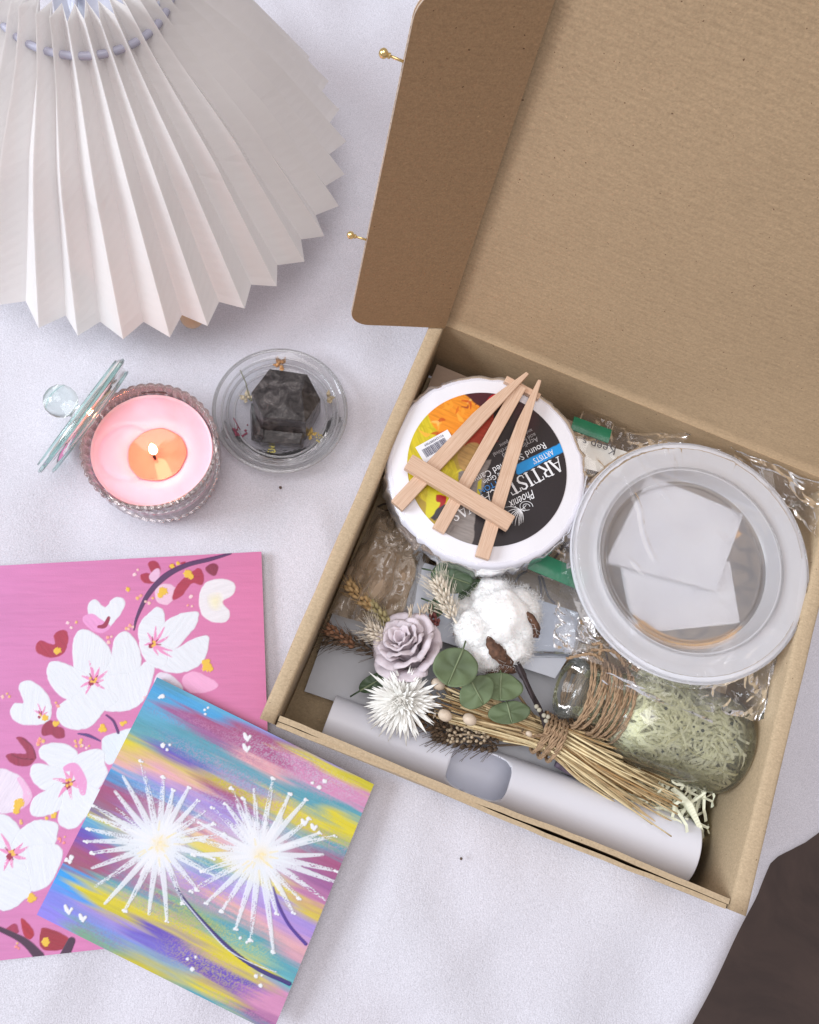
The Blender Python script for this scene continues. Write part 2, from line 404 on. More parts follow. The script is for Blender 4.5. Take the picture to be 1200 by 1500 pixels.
# paper liner lines of the corrugated edge
eg = MB()
for off in (.0003, .0025):
    eg.tube([fo + fe * a + ld * b - fn_ * off + (fe * .0002) for a, b in op[1:-1]], .00022, 5)
zz_ = []
L_ = [fo + fe * a + ld * b for a, b in op[8:24]]
acc = 0
for i in range(len(L_) - 1):
    seg = (L_[i + 1] - L_[i]).length; k = max(1, int(seg / .0018))
    for j in range(k):
        t = j / k; zz_.append(L_[i].lerp(L_[i + 1], t) - fn_ * (.0006 + .0016 * (len(zz_) % 2)) + fe * .0003)
eg.tube(zz_, .0002, 4)
obj('liner_edge', eg, mat('liner_edge', (.62, .50, .40), .8), flap)
for px, py in ((583, 84), (527, 346)):
    # pins stuck through the edge of the flap
    best = min(((a, b) for a, b in op[9:30]), key=lambda q: np.hypot(*(np.array(projn(np.array(fo + fe * q[0] + ld * q[1]))) - (px, py))))
    a0, b0 = best
    ts = np.linspace(0, 1, 60); cand = []
    for i in range(9, 29):
        for t in ts[::4]:
            q = (op[i][0] * (1 - t) + op[i + 1][0] * t, op[i][1] * (1 - t) + op[i + 1][1] * t)
            cand.append((np.hypot(*(np.array(projn(np.array(fo + fe * q[0] + ld * q[1]))) - (px, py))), q))
    a0, b0 = min(cand)[1]; c0 = fo + fe * a0 + ld * b0 - fn_ * .0014
    pd = (fe * .93 + ld * .30 ).normalized()
    pm = MB(); pm.tube([c0 - pd * .004, c0 + pd * .0070], .0006, 8)
    pm.lathe([(0, .0064), (.0012, .0065), (.0013, .0070), (.0009, .0074), (.0015, .0080), (.0021, .0090), (.0020, .0102), (.0012, .0111), (0, .0114)], c0, pd, 16)
    obj('brass_pin', pm, M_brass, flap)

# ------------------------------------------------------------------ lamp with pleated paper shade
Lc = Vector((-.1380, .3950, 0)); ZB, ZA, RB = .04, .265, .1475
lamp = thing('table_lamp', (Lc.x, Lc.y, 0), 'table lamp with a wide white pleated paper shade', 'lamp')
NP = 31; ZT = .183
ph0 = math.atan2(-1, 0)
def tipang(px, py):
    p = at(px, py, ZB); return math.atan2(p.y - Lc.y, p.x - Lc.x)
obs = sorted(tipang(*t) for t in [(112, 496), (180, 498), (249, 494), (303, 475), (357, 451), (405, 420), (446, 383), (475, 345), (495, 300), (505, 255), (503, 208), (490, 163)])
step = (obs[-1] - obs[0]) / (len(obs) - 1); NP = int(round(2 * math.pi / step))
angs = list(obs); rest = NP - len(obs); gap = 2 * math.pi - (obs[-1] - obs[0])
for k in range(1, rest + 1): angs.append(obs[-1] + gap * k / (rest + 1) + random.uniform(-.02, .02))
m_ = MB(); NVs = 24; ringv = []
rad = []
for k in range(NP):
    a0, a1 = angs[k], angs[(k + 1) % NP] + (2 * math.pi if k == NP - 1 else 0)
    rad.append((a0, 1, 1 + random.uniform(-.01, .01))); rad.append((a0 + (a1 - a0) * (.5 + random.uniform(-.08, .08)), 0, 1))
for (a, o_, jr) in rad:
    for j in range(NVs + 1):
        v = j / NVs; z = ZB + (ZT - ZB) * v
        rc = RB * (ZA - z) / (ZA - ZB)
        depth = .0120
        pv = min(1, max(0, (v - .5) / .4)); pv = pv * pv * (3 - 2 * pv); r = rc * (jr if v < .5 else 1) - .010 * pv - (0 if o_ else depth)
        sag = .0012 * math.sin(math.pi * v) * (1 if o_ else -1)
        zz = z + (0 if o_ else .0012 * (1 - v)) + (0.0012 * math.sin(a * 5) if j == 0 else 0) + (random.uniform(-.0012, .0012) if j == NVs else 0)
        m_.v.append((Lc.x + (r + sag) * math.cos(a), Lc.y + (r + sag) * math.sin(a), zz))
n2 = len(rad)
# crisp folds: subdivide across each pleat face so that it curves slightly
for i in range(n2):
    i2 = (i + 1) % n2
    for j in range(NVs):
        a, b, c, d = i * (NVs + 1) + j, i2 * (NVs + 1) + j, i2 * (NVs + 1) + j + 1, i * (NVs + 1) + j + 1
        m_.f.append((a, b, c, d)); m_.m.append(0)
sh = obj('lamp_shade', m_, M_shade, lamp, False, solid=.0006)
# ring wire inside the neck of the shade, spokes and lamp body
zr_ = .166; rr_ = .0485
m_ = MB(); m_.tube([Lc + Vector((rr_ * math.cos(a), rr_ * math.sin(a), zr_)) for a in np.linspace(0, 2 * math.pi, 73)], .0021, 8, caps=False)
obj('shade_ring', m_, M_grey, lamp)
m_ = MB()
for p, q in (((92, -40), (109, 26)), ((109, -60), (109, 22)), ((195, -60), (235, 5))):
    m_.tube([at(*p, .160), at(*q, .170)], .0017, 8)
m_.box(at(150, -12, .158), (.052, .012, 0), (-.01, .04, 0), (0, 0, .002))
obj('spider', m_, mat('frosted_spider', (.62, .66, .80), .3, .05), lamp)
m_ = MB(); m_.lathe([(0, 0), (.055, 0), (.058, .004), (.05, .012), (.02, .02), (.008, .03), (.008, .11), (.016, .115), (.016, .14), (0, .145)], (Lc.x, Lc.y, .001), n=48)
obj('lamp_base', m_, M_wood, lamp)
# small wooden foot glimpsed under the shade
m_ = MB(); q = at(281, 464, .012); m_.ico(q, .008, 3)
obj('foot', m_, M_wood, lamp)

# ------------------------------------------------------------------ candle in ribbed glass jar
JZ = .048; Jt = at(219, 652, JZ); Rj = (at(323, 652, JZ) - at(115, 652, JZ)).length / 2
jar = thing('jar_candle', (Jt.x, Jt.y, .0), 'lit pink candle in a squat ribbed glass jar', 'candle')
NR = 44
def rib(an, r, h):
    return r + (.0011 * abs(math.sin(an * NR / 2)) if r > .02 and .002 < h else 0)
def ribin(an, r, h): return r
m_ = MB()
Rb = Rj - .006
prof = [(0, 0), (Rb * .92, 0), (Rb, .003), (Rj - .0035, .016), (Rj - .0018, .034), (Rj - .0022, JZ - .003), (Rj - .0015, JZ - .001), (Rj - .002, JZ)]
m_.lathe(prof, (Jt.x, Jt.y, .0), n=352, rib=rib)
b0 = len(m_.v)
prof2 = [(Rj - .0028, JZ + .0002), (Rj - .0040, JZ - .001), (Rj - .0045, .034), (Rj - .0062, .016), (Rb - .0035, .006), (0, .005)]
m_.lathe(prof2, (Jt.x, Jt.y, .0), n=352)
k0 = 7 * 352
m_.f += [(k0 + k, k0 + (k + 1) % 352, b0 + (k + 1) % 352, b0 + k) for k in range(352)]; m_.m += [0] * 352
obj('glass_jar', m_, M_glassr, jar)
WZ = JZ - .0085; Rw = Rj - .0054
Pc = at(230, 665, WZ) - Vector((Jt.x, Jt.y, WZ)); Pc.z = 0
Rp = .0172
def wax_pt(u, v):
    a = 2 * math.pi * u; r = Rw * v
    p = Vector((r * math.cos(a), r * math.sin(a), WZ)); d = (p - Vector((Pc.x, Pc.y, WZ))).length
    p.z += .0004 * noise.noise(p * 120) - .0022 * (1 - min(1, max(0, (d - Rp * .92) / (.010)))) ** 2
    dd = Vector((p.x + .014, p.y + .002, 0)).length
    p.z -= .0007 * math.exp(-((dd - .018) / .0016) ** 2)
    if v > .97: p.z += .0006
    return Vector((Jt.x, Jt.y, 0)) + p
m_ = MB(); m_.grid(wax_pt, 128, 60)
m_.lathe([(Rw, WZ + .0005), (Rw - .0003, .018), (Rb - .0045, .0072), (0, .0068)], (Jt.x, Jt.y, 0), n=128)
M_wax = mat('pink_wax', (.86, .57, .70), .35, .03, 40, 200, .08, sss=.6)
M_wax.node_tree.nodes['Principled BSDF'].inputs['Subsurface Scale'].default_value = .012
M_pool = mat('melted_wax', (.95, .31, .21), .10, .03, 60, bst=0, sss=.7)
M_pool.node_tree.nodes['Principled BSDF'].inputs['Subsurface Scale'].default_value = .008
wax = obj('wax', m_, M_wax, jar)
J0 = Vector((Jt.x, Jt.y, 0)) + Pc
m_ = MB(); m_.lathe([(0, WZ - .0008), (Rp * .97, WZ - .0008), (Rp, WZ - .0005), (Rp * 1.01, WZ - .0012)], J0, n=96, rib=lambda a, r, h: r * (1 + .03 * math.sin(a * 2 + .4) + .012 * math.sin(a * 5) + .008 * math.sin(a * 9 + 1)))
obj('melted_pool', m_, M_pool, jar)
wk = at(227, 671, WZ); wt = wk + Vector((.0004, .0015, .006))
m_ = MB(); m_.tube([wk - UP * .002, wk + UP * .003, wt], [.0009, .0009, .0006], 8); obj('wick', m_, mat('charred_wick', (.05, .012, .01), .9), jar)
# the flame
m_ = MB(); m_.lathe([(0, 0), (.0017, .0010), (.0026, .0034), (.0024, .0064), (.0014, .0096), (.0004, .0124), (0, .0130)], wt - UP * .0008, (0.02, .12, .99), 24)
fm, nt, p, out = newmat('candle_flame')
p.inputs['Base Color'].default_value = (1, .6, .2, 1); p.inputs['Emission Color'].default_value = (1, .72, .38, 1); p.inputs['Emission Strength'].default_value = 9
flo = obj('flame', m_, fm, jar)
pl = bpy.data.lights.new('flame_light', 'POINT'); pl.energy = .042; pl.color = (1, .26, .12); pl.shadow_soft_size = .004
plo = bpy.data.objects.new('flame_light', pl); col.objects.link(plo); plo.location = wt + Vector((.0, .0, .0165))
# soot smear on the glass rim
m_ = MB(); sp_ = at(214, 573, JZ - .003)
m_.grid(lambda u, v: Vector((Jt.x, Jt.y, 0)) + Vector(((Rj - .0047) * math.cos(R_(80 + 24 * u)), (Rj - .0047) * math.sin(R_(80 + 24 * u)), JZ - .0065 + .0025 * v * (1 - .6 * u))), 12, 2)
obj('soot_mark', m_, mat('soot', (.06, .045, .04), .6, .5, 300), jar)

# ------------------------------------------------------------------ glass lid leaning on the jar
rv = Vector(ray(124, 607)).normalized()
e0, e1 = at(65, 690, .02), at(181, 534, .02); ldir = (e1 - e0); ldir.z = 0; ldir.normalize()
Rl = .0425
nv = rv.cross(ldir).normalized()
if nv.x > 0: nv = -nv
nv = (nv + Vector((0, 0, 1)) * .015).normalized()
upv = ldir.cross(nv).normalized(); upv = upv if upv.z > 0 else -upv
lc = at(122, 610, Rl * upv.z + .001)
glid = thing('candle_lid', (lc.x, lc.y, 0), 'round clear glass lid with a ball knob, leaning edge-on against the candle jar', 'lid')
m_ = MB()
m_.lathe([(0, 0), (.020, 0), (.0255, .0006), (Rl - .003, .0010), (Rl - .0008, .0005), (Rl, -.0008), (Rl, -.0028), (Rl - .001, -.0038), (Rl - .0035, -.0040), (Rl - .0038, -.0065), (Rl - .0048, -.0075), (Rl - .0068, -.0073), (Rl - .0075, -.0040), (.02, -.0034), (0, -.0034)], lc + nv * .003, nv, 96)
gl_d = obj('lid_disc', m_, thinglass('lid_glass', (.90, .965, .955), 1, .03, .2, 60, .001, .12, (.72, .84, .84), 1.5), glid)
m_ = MB()
for rq, hq, wq in ((Rl - .0002, .0012, .0013), (Rl - .0042, -.0050, .0008), (Rl - .0030, .0042, .0007)): m_.lathe([(rq + wq * math.cos(a), hq + wq * math.sin(a)) for a in np.linspace(0, 2 * math.pi, 9)], lc, nv, 96)
obj('lid_rim', m_, glass('green_edge_glass', (.62, .86, .82), .02), gl_d)
m_ = MB(); m_.lathe([(0, .0), (.0050, .0), (.0042, .0025), (.0048, .0042), (.0078, .0062), (.0098, .0095), (.0104, .0132), (.0096, .0172), (.0072, .0205), (.0036, .0226), (0, .0232)], lc + nv * .0025, nv, 48)
obj('knob', m_, M_glassc, glid)

# ------------------------------------------------------------------ glass dish with smoky quartz
Dc = at(411, 601, .010); Rd = (at(509, 601, .012) - at(312, 601, .012)).length / 2
dish = thing('glass_dish', (Dc.x, Dc.y, 0), 'shallow round clear glass dish holding the smoky crystal', 'dish')
m_ = MB()
m_.lathe([(0, .0005), (Rd * .70, .0005), (Rd * .72, .0018), (Rd * .80, .0030), (Rd * .84, .0060), (Rd * .97, .0085), (Rd, .0100), (Rd, .0118), (Rd * .985, .0126), (Rd * .95, .0120), (Rd * .88, .0098), (Rd * .82, .0096), (Rd * .79, .0064), (Rd * .74, .0050), (Rd * .69, .0048), (Rd * .67, .0036), (0, .0034)], (Dc.x, Dc.y, 0), n=128)
gb_ = obj('glass_body', m_, thinglass('dish_glass', (.985, .985, .985), 1, .03, .15, 60, .001, .035, (.9, .9, .92), 1.45), dish)
m_ = MB()
for rq, hq, wq in ((Rd * .985, .0112, .0013), (Rd * .87, .0088, .0007), (Rd * .80, .0062, .0010), (Rd * .70, .0042, .0008)): m_.lathe([(rq + wq * math.cos(a), hq + wq * math.sin(a)) for a in np.linspace(0, 2 * math.pi, 9)], (Dc.x, Dc.y, 0), n=128)
obj('glass_rings', m_, thinglass('ring_glass', (.95, .95, .955), 1, .04, .1, 60, .001, .22, (.80, .80, .83), 1.5), gb_)
# crystal: a stubby hexagonal chunk with a sloping pointed top
def hull(m, pts, mi=0):
    bm = bmesh.new(); vs = [bm.verts.new(p) for p in pts]; r = bmesh.ops.convex_hull(bm, input=vs)
    bmesh.ops.delete(bm, geom=list({g for g in r['geom_interior'] + r['geom_unused'] if isinstance(g, bmesh.types.BMVert)}), context='VERTS')
    bmesh.ops.recalc_face_normals(bm, faces=bm.faces)
    bm.verts.index_update(); m.add([v.co.copy() for v in bm.verts], [tuple(v.index for v in f.verts) for f in bm.faces], mi); bm.free()
m_ = MB()
top = [(395, 540), (450, 548), (470, 585), (448, 618), (386, 612), (368, 575)]
bot = [(392, 572), (444, 575), (470, 603), (448, 645), (380, 640), (372, 603)]
hull(m_, [at(x, y, .034 + .003 * math.sin(i * 2)) for i, (x, y) in enumerate(top)] + [at(x, y, .0045) for x, y in bot] + [at(416, 592, .0385), at(442, 574, .0380), at(402, 562, .0375)])
hull(m_, [at(x, y, z) for x, y, z in [(368, 590, .016), (384, 588, .02), (386, 640, .018), (370, 636, .014), (366, 600, .0048), (390, 600, .0048), (388, 652, .0048), (368, 645, .0048)]])
hull(m_, [at(x, y, z) for x, y, z in [(388, 626, .018), (446, 630, .016), (440, 650, .013), (382, 648, .014), (388, 630, .0048), (448, 634, .0048), (444, 656, .0048), (380, 652, .0048)]])
def quartz_mat():
    m, nt, p, out = newmat('smoky_quartz_crystal')
    n = noi(nt, 130, 6, .7, None, 1); r = ramp(nt, n.outputs['Fac'], [(.35, (.035, .03, .032)), (.5, (.10, .09, .09)), (.72, (.34, .31, .30))])
    nt.links.new(r.outputs[0], p.inputs['Base Color']); p.inputs['Roughness'].default_value = .22
    p.inputs['Transmission Weight'].default_value = .55
    bump(nt, p, noi(nt, 220, 4).outputs['Fac'], .25, .0006); return m
q = obj('quartz_crystal', m_, quartz_mat(), smooth=False, bevel=.0006)
tag(q, 'dark smoky quartz crystal chunk standing in the glass dish', 'crystal')
# dried flower crumbs scattered in the dish
def crumb(px, py, c, r, kind, label):
    m = MB(); ce = at(px, py, .0062)
    if kind == 'petal':
        for k in range(6):
            a = random.uniform(0, 6.3); d = Vector((math.cos(a), math.sin(a), .25)); s_ = Vector((-d.y, d.x, .1))
            m.add([ce, ce + d * r * .6 + s_ * r * .3, ce + d * r * 1.1 + UP * r * .3, ce + d * r * .6 - s_ * r * .3], [(0, 1, 2, 3)])
            m.ico(ce + d * r * .4 + UP * r * .2, r * .28, 1)
    else:
        for k in range(16):
            p = ce + Vector((random.uniform(-1, 1), random.uniform(-1, 1), random.uniform(0, .5))) * r
            m.ico(p, r * random.uniform(.12, .26), 1)
        m.tube([ce, ce + Vector((random.uniform(-1, 1) * r, r * 1.6, r * .3))], r * .07, 5)
    o = obj('dried_flower', m, mat('crumb', c, .7, .3, 500)); tag(o, label, 'dried flower', 'dried flower crumbs scattered in the glass dish')
crumb(412, 535, (.55, .30, .13), .0055, 'petal', 'orange brown dried petal curl at the top of the crystal')
crumb(480, 583, (.55, .45, .30), .0050, 'petal', 'beige dried flower sprig right of the crystal')
crumb(455, 637, (.62, .45, .15), .0045, 'petal', 'yellow dried flower by the lower right corner of the crystal')
crumb(467, 643, (.60, .50, .20), .0028, 'b', 'tiny yellow green bud beside the yellow dried flower')
crumb(398, 659, (.66, .60, .16), .0026, 'b', 'small bright yellow crumb just below the crystal')
crumb(352, 630, (.25, .06, .10), .0050, 'b', 'dark red dried floret cluster at lower left of the crystal')
crumb(361, 583, (.55, .48, .35), .0045, 'petal', 'pale dried floret touching the left side of the crystal')
m_ = MB(); m_.tube([at(352, 542, .012), at(360, 560, .010), at(366, 585, .0065)], .0004, 6); 
for k in range(5): m_.ico(at(366 + random.uniform(-6, 6), 580 + random.uniform(-6, 6), .0068), .0011, 1)
tag(obj('dried_twig', m_, mat('twig', (.20, .20, .14), .8)), 'thin dark upright dried twig at upper left of the crystal', 'twig')

# ------------------------------------------------------------------ paintings
def smoothpoly(pts, closed=True, n=8):
    P_ = [np.array(p, float) for p in pts]; N = len(P_); out = []
    for i in range(N if closed else N - 1):
        p0, p1, p2, p3 = (P_[(i + k) % N] if closed else P_[min(max(i + k, 0), N - 1)] for k in (-1, 0, 1, 2))
        for j in range(n):
            t = j / n
            out.append(.5 * ((2 * p1) + (-p0 + p2) * t + (2 * p0 - 5 * p1 + 4 * p2 - p3) * t * t + (-p0 + 3 * p1 - 3 * p2 + p3) * t ** 3))
    if not closed: out.append(P_[-1])
    return np.array(out)
def vnoise(x, y, seed=0):
    """cheap value noise on arrays"""
    xi = np.floor(x).astype(int); yi = np.floor(y).astype(int); fx = x - xi; fy = y - yi
    def h(a, b):
        n = (a * 374761393 + b * 668265263 + seed * 974634777) & 0x7fffffff
        n = ((n ^ (n >> 13)) * 1274126177) & 0x7fffffff
        return ((n ^ (n >> 16)) & 0xffff) / 65535.0
    fx = fx * fx * (3 - 2 * fx); fy = fy * fy * (3 - 2 * fy)
    return (h(xi, yi) * (1 - fx) + h(xi + 1, yi) * fx) * (1 - fy) + (h(xi, yi + 1) * (1 - fx) + h(xi + 1, yi + 1) * fx) * fy
class Canvas:
    """pigment laid on a board: colour and paint thickness per point of its surface"""
    def __init__(s, PX, PY): s.x, s.y = PX, PY; s.c = np.zeros(PX.shape + (3,)); s.h = np.zeros(PX.shape)
    def over(s, a, c, h=0.0, sl=None):
        c = s2l(c) if not isinstance(c, np.ndarray) else c
        sl = sl or (slice(None), slice(None))
        s.c[sl] = s.c[sl] * (1 - a[..., None]) + c * a[..., None]
        if h: s.h[sl] = np.maximum(s.h[sl], a * h)
    def _box(s, x0, y0, x1, y1):
        m = (s.x > x0) & (s.x < x1) & (s.y > y0) & (s.y < y1)
        if not m.any(): return None
        i = np.where(m.any(1))[0]; j = np.where(m.any(0))[0]
        return (slice(i[0], i[-1] + 1), slice(j[0], j[-1] + 1))
    def poly(s, pts, c, h=.5, smooth=True, edge=.7, streak=.06, ang=None):
        pl_ = smoothpoly(pts) if smooth else np.array(pts, float)
        sl = s._box(pl_[:, 0].min() - 3, pl_[:, 1].min() - 3, pl_[:, 0].max() + 3, pl_[:, 1].max() + 3)
        if sl is None: return
        X, Y = s.x[sl], s.y[sl]
        X = X + (vnoise(X / 5, Y / 5, 3) - .5) * 1.2; Y = Y + (vnoise(X / 5, Y / 5, 5) - .5) * 1.2
        ins = np.zeros(X.shape, bool); d2 = np.full(X.shape, 1e9); N = len(pl_)
        for i in range(N):
            x1, y1 = pl_[i]; x2, y2 = pl_[(i + 1) % N]
            if y1 != y2: ins ^= ((y1 > Y) != (y2 > Y)) & (X < (x2 - x1) * (Y - y1) / (y2 - y1) + x1)
            dx, dy = x2 - x1, y2 - y1; L = dx * dx + dy * dy + 1e-9
            t = np.clip(((X - x1) * dx + (Y - y1) * dy) / L, 0, 1)
            d2 = np.minimum(d2, (X - x1 - t * dx) ** 2 + (Y - y1 - t * dy) ** 2)
        d = np.sqrt(d2) * np.where(ins, 1, -1)
        a = np.clip(d / edge * .5 + .5, 0, 1)
        cc = s2l(c)[None, None] * np.ones(X.shape + (1,))
        an = ang if ang is not None else random.uniform(0, 3)
        u = X * math.cos(an) + Y * math.sin(an); v = -X * math.sin(an) + Y * math.cos(an)
        st = vnoise(u / 22, v / 1.8, 11) * .6 + vnoise(u / 9, v / .9, 12) * .4
        cc = cc * (1 + streak * (st - .5) * 2)[..., None]
        s.over(a, cc, 0, sl); s.h[sl] = np.maximum(s.h[sl] * (1 - a), a * (h * (.6 + .4 * st)))
    def stroke(s, pts, w, c, h=.6, dry=0, smooth=True, seed=0, alpha=1.0):
        pl_ = smoothpoly(pts, False) if smooth else np.array(pts, float)
        ws = np.interp(np.linspace(0, 1, len(pl_)), np.linspace(0, 1, len(w)), w) if isinstance(w, (list, tuple)) else np.full(len(pl_), w)
        mw = ws.max() + 2
        sl = s._box(pl_[:, 0].min() - mw, pl_[:, 1].min() - mw, pl_[:, 0].max() + mw, pl_[:, 1].max() + mw)
        if sl is None: return
        X, Y = s.x[sl], s.y[sl]; best = np.full(X.shape, -1e9); along = np.zeros(X.shape); side = np.zeros(X.shape)
        cum = 0
        for i in range(len(pl_) - 1):
            x1, y1 = pl_[i]; x2, y2 = pl_[i + 1]; dx, dy = x2 - x1, y2 - y1; L = math.hypot(dx, dy) + 1e-9
            t = np.clip(((X - x1) * dx + (Y - y1) * dy) / L / L, 0, 1)
            d = np.hypot(X - x1 - t * dx, Y - y1 - t * dy); wv = ws[i] * (1 - t) + ws[i + 1] * t
            e = wv / 2 - d; m = e > best
            best = np.where(m, e, best); along = np.where(m, cum + t * L, along)
            side = np.where(m, ((X - x1) * dy - (Y - y1) * dx) / L, side); cum += L
        a = np.clip(best / .8 + .5, 0, 1) * alpha
        if dry:
            st = vnoise(along / 12 + seed * 7, side / .8 + seed, 21 + seed) * .55 + vnoise(X / 1.1, Y / 1.1, 31) * .45
            thr = dry * np.clip(along / max(cum, 1), 0, 1) ** .7
            a = a * np.clip((st - thr) / .12 + .5, 0, 1)
        s.over(a, c, 0, sl); s.h[sl] = np.maximum(s.h[sl], a * h)
    def dot(s, x, y, r, c, h=.8):
        sl = s._box(x - r - 2, y - r - 2, x + r + 2, y + r + 2)
        if sl is None: return
        X, Y = s.x[sl], s.y[sl]; d = np.hypot(X - x, (Y - y) * 1.0) + (vnoise(X / 2, Y / 2, 8) - .5) * r * .5
        a = np.clip((r - d) / .8 + .5, 0, 1); s.over(a, c, 0, sl); s.h[sl] = np.maximum(s.h[sl], a * h)

def painted_board(name, corner, ux, vx, nu, nv, th, painter, label, cat, zoff=UP):
    """corner: top-left of the upper face, ux / vx: world edge vectors"""
    th_n = ux.cross(vx).normalized(); th_n = th_n if th_n.z > 0 else -th_n
    g = np.array(corner)[None, None] + np.linspace(0, 1, nv + 1)[:, None, None] * np.array(vx) + np.linspace(0, 1, nu + 1)[None, :, None] * np.array(ux)
    PX, PY = projn(g); cv = Canvas(PX, PY)
    U_, V_ = np.meshgrid(np.linspace(0, 1, nu + 1), np.linspace(0, 1, nv + 1)); painter(cv, U_, V_)
    g = g + np.array(th_n) * (cv.h * .00022)[..., None]
    root = thing(name, Vector(corner) + ux / 2 + vx / 2 - th_n * th, label, cat); o3 = ORG[root.name]
    me = bpy.data.meshes.new('painted_face'); n = (nu + 1) * (nv + 1)
    idx = np.arange(n).reshape(nv + 1, nu + 1)
    f = np.stack([idx[1:, :-1], idx[1:, 1:], idx[:-1, 1:], idx[:-1, :-1]], -1).reshape(-1, 4)
    me.from_pydata((g.reshape(-1, 3) - np.array(o3)).tolist(), [], f.tolist())
    ca = me.color_attributes.new('paint', 'FLOAT_COLOR', 'POINT')
    ca.data.foreach_set('color', np.concatenate([np.clip(cv.c * .86, 0, 1), cv.h[..., None]], -1).reshape(-1).astype(np.float32))
    me.polygons.foreach_set('use_smooth', [True] * len(f)); me.materials.append(M_acry); me.update()
    o = bpy.data.objects.new('painted_face', me); col.objects.link(o); o.parent = root
    bm_ = MB(); c = Vector(corner) + ux / 2 + vx / 2 - th_n * (th / 2 + .0002)
    bm_.box(c, ux * .9995, vx * .9995, th_n * th)
    obj('board', bm_, M_board, root, False, bevel=.0005)
    return root

def pink_painter(cv, U_, V_):
    X, Y = cv.x, cv.y
    base = s2l((216, 132, 188))[None, None] * (1 - np.clip(X / 400, 0, 1))[..., None] + s2l((218, 122, 170))[None, None] * np.clip(X / 400, 0, 1)[..., None]
    st = vnoise(X / 40, Y / 3.0, 1) * .5 + vnoise(X / 15, Y / 1.2, 2) * .3 + vnoise(X / 90, Y / 60, 4) * .4
    cv.c[:] = base * (1 + .16 * (st - .6))[..., None]; cv.h[:] = .25 * st
    a = lambda L: [(x / 2.857, 780 + y / 2.857) for x, y in L]
    b = lambda L: [(x / 3.947, 1060 + y / 3.947) for x, y in L]
    WH = (232, 237, 245); MA = (158, 48, 82); MB_ = (176, 50, 78); YE = (240, 196, 66); PK = (238, 150, 200); PL = (243, 190, 222); DP = (88, 48, 98)
    # flowers behind
    cv.poly(b([(600, 80), (680, 50), (790, 30), (760, 160), (640, 235), (600, 200), (590, 130)]), (226, 236, 245))
    cv.poly(a([(655, 600), (680, 585), (720, 600), (765, 650), (740, 700), (680, 690), (645, 640)]), (232, 225, 240))
    cv.poly(b([(-90, 300), (0, 262), (60, 275), (120, 310), (172, 380), (170, 440), (130, 490), (60, 515), (-10, 515), (-90, 480)]), (236, 226, 242), streak=.09)
    cv.stroke(b([(110, 320), (155, 390), (150, 450), (90, 500)]), [6, 14, 5], (240, 190, 226), .3, .4)
    # flower in the middle
    c0 = (390, 625)
    for L in ([(310, 570), (303, 480), (318, 425), (348, 405), (400, 425), (450, 470), (468, 530), (440, 610), (395, 650), (330, 630)],
              [(462, 540), (478, 450), (520, 413), (560, 440), (588, 500), (586, 570), (520, 650), (400, 650), (430, 590)],
              [(560, 580), (610, 542), (643, 545), (642, 600), (605, 700), (545, 742), (470, 750), (430, 735), (395, 650), (450, 600)],
              [(320, 570), (250, 540), (205, 548), (198, 600), (230, 662), (290, 702), (400, 690), (400, 620)],
              [(300, 692), (250, 720), (238, 770), (268, 812), (322, 826), (382, 810), (440, 745), (500, 690), (395, 640)]):
        cv.poly(a(L), WH, .7, ang=random.uniform(.8, 2.2), streak=.05)
    # upper right flower
    for L in ([(620, 340), (655, 313), (685, 330), (688, 400), (660, 490), (600, 480), (578, 420), (592, 370)],
              [(680, 390), (740, 345), (800, 332), (832, 338), (820, 390), (780, 440), (735, 485), (650, 490)],
              [(735, 485), (800, 450), (866, 430), (874, 470), (850, 540), (790, 580), (720, 588), (660, 565), (620, 500), (680, 470)],
              [(590, 450), (600, 520), (655, 568), (700, 540), (690, 470)]):
        cv.poly(a(L), WH, .7)
    for L in ([(235, 135), (310, 110), (400, 125), (452, 175), (435, 260), (405, 350), (290, 245), (232, 190)],
              [(440, 185), (540, 147), (600, 160), (607, 230), (620, 300), (520, 420), (405, 345), (420, 240)],
              [(295, 245), (220, 230), (178, 255), (185, 325), (268, 388), (410, 360), (350, 260)],
              [(270, 385), (205, 420), (175, 480), (185, 530), (250, 537), (350, 495), (420, 380), (340, 340)],
              [(350, 485), (335, 545), (350, 590), (420, 610), (480, 560), (600, 400), (405, 345)]):
        cv.poly(b(L), WH, .7)
    for L in ([(-80, 560), (0, 523), (60, 540), (110, 600), (128, 650), (100, 760), (0, 790), (-90, 720)],
              [(110, 625), (190, 565), (260, 558), (332, 580), (332, 640), (310, 710), (200, 800), (60, 760)],
              [(290, 695), (350, 718), (362, 770), (325, 870), (270, 945), (170, 965), (80, 860), (80, 740)],
              [(180, 950), (130, 1030), (60, 1077), (0, 1078), (-90, 1020), (-90, 760), (100, 740)]):
        cv.poly(b(L), WH, .7)
    # hearts
    cv.poly(a([(370, 300), (400, 280), (440, 312), (475, 275), (515, 275), (522, 310), (490, 360), (455, 400), (430, 400), (375, 350)]), WH)
    cv.poly(a([(350, 352), (385, 340), (425, 365), (462, 395), (430, 420), (390, 412), (355, 382)]), (236, 160, 214))
    cv.stroke(a([(412, 395), (438, 390), (455, 358)]), [4, 7, 5], MA)
    cv.poly(a([(838, 250), (870, 205), (940, 194), (982, 215), (975, 260), (930, 290), (960, 330), (950, 370), (900, 377), (850, 350), (834, 300)]), (236, 234, 240))
    cv.poly(a([(880, 270), (915, 262), (925, 290), (905, 320), (880, 300)]), (240, 236, 205), .5, edge=6)
    cv.poly(a([(78, 645), (110, 620), (152, 632), (200, 680), (217, 740), (202, 792), (150, 806), (80, 800), (43, 760), (60, 715), (98, 712)]), WH)
    cv.poly(a([(770, 600), (812, 581), (862, 600), (914, 635), (882, 665), (800, 672), (764, 635)]), (243, 176, 216))
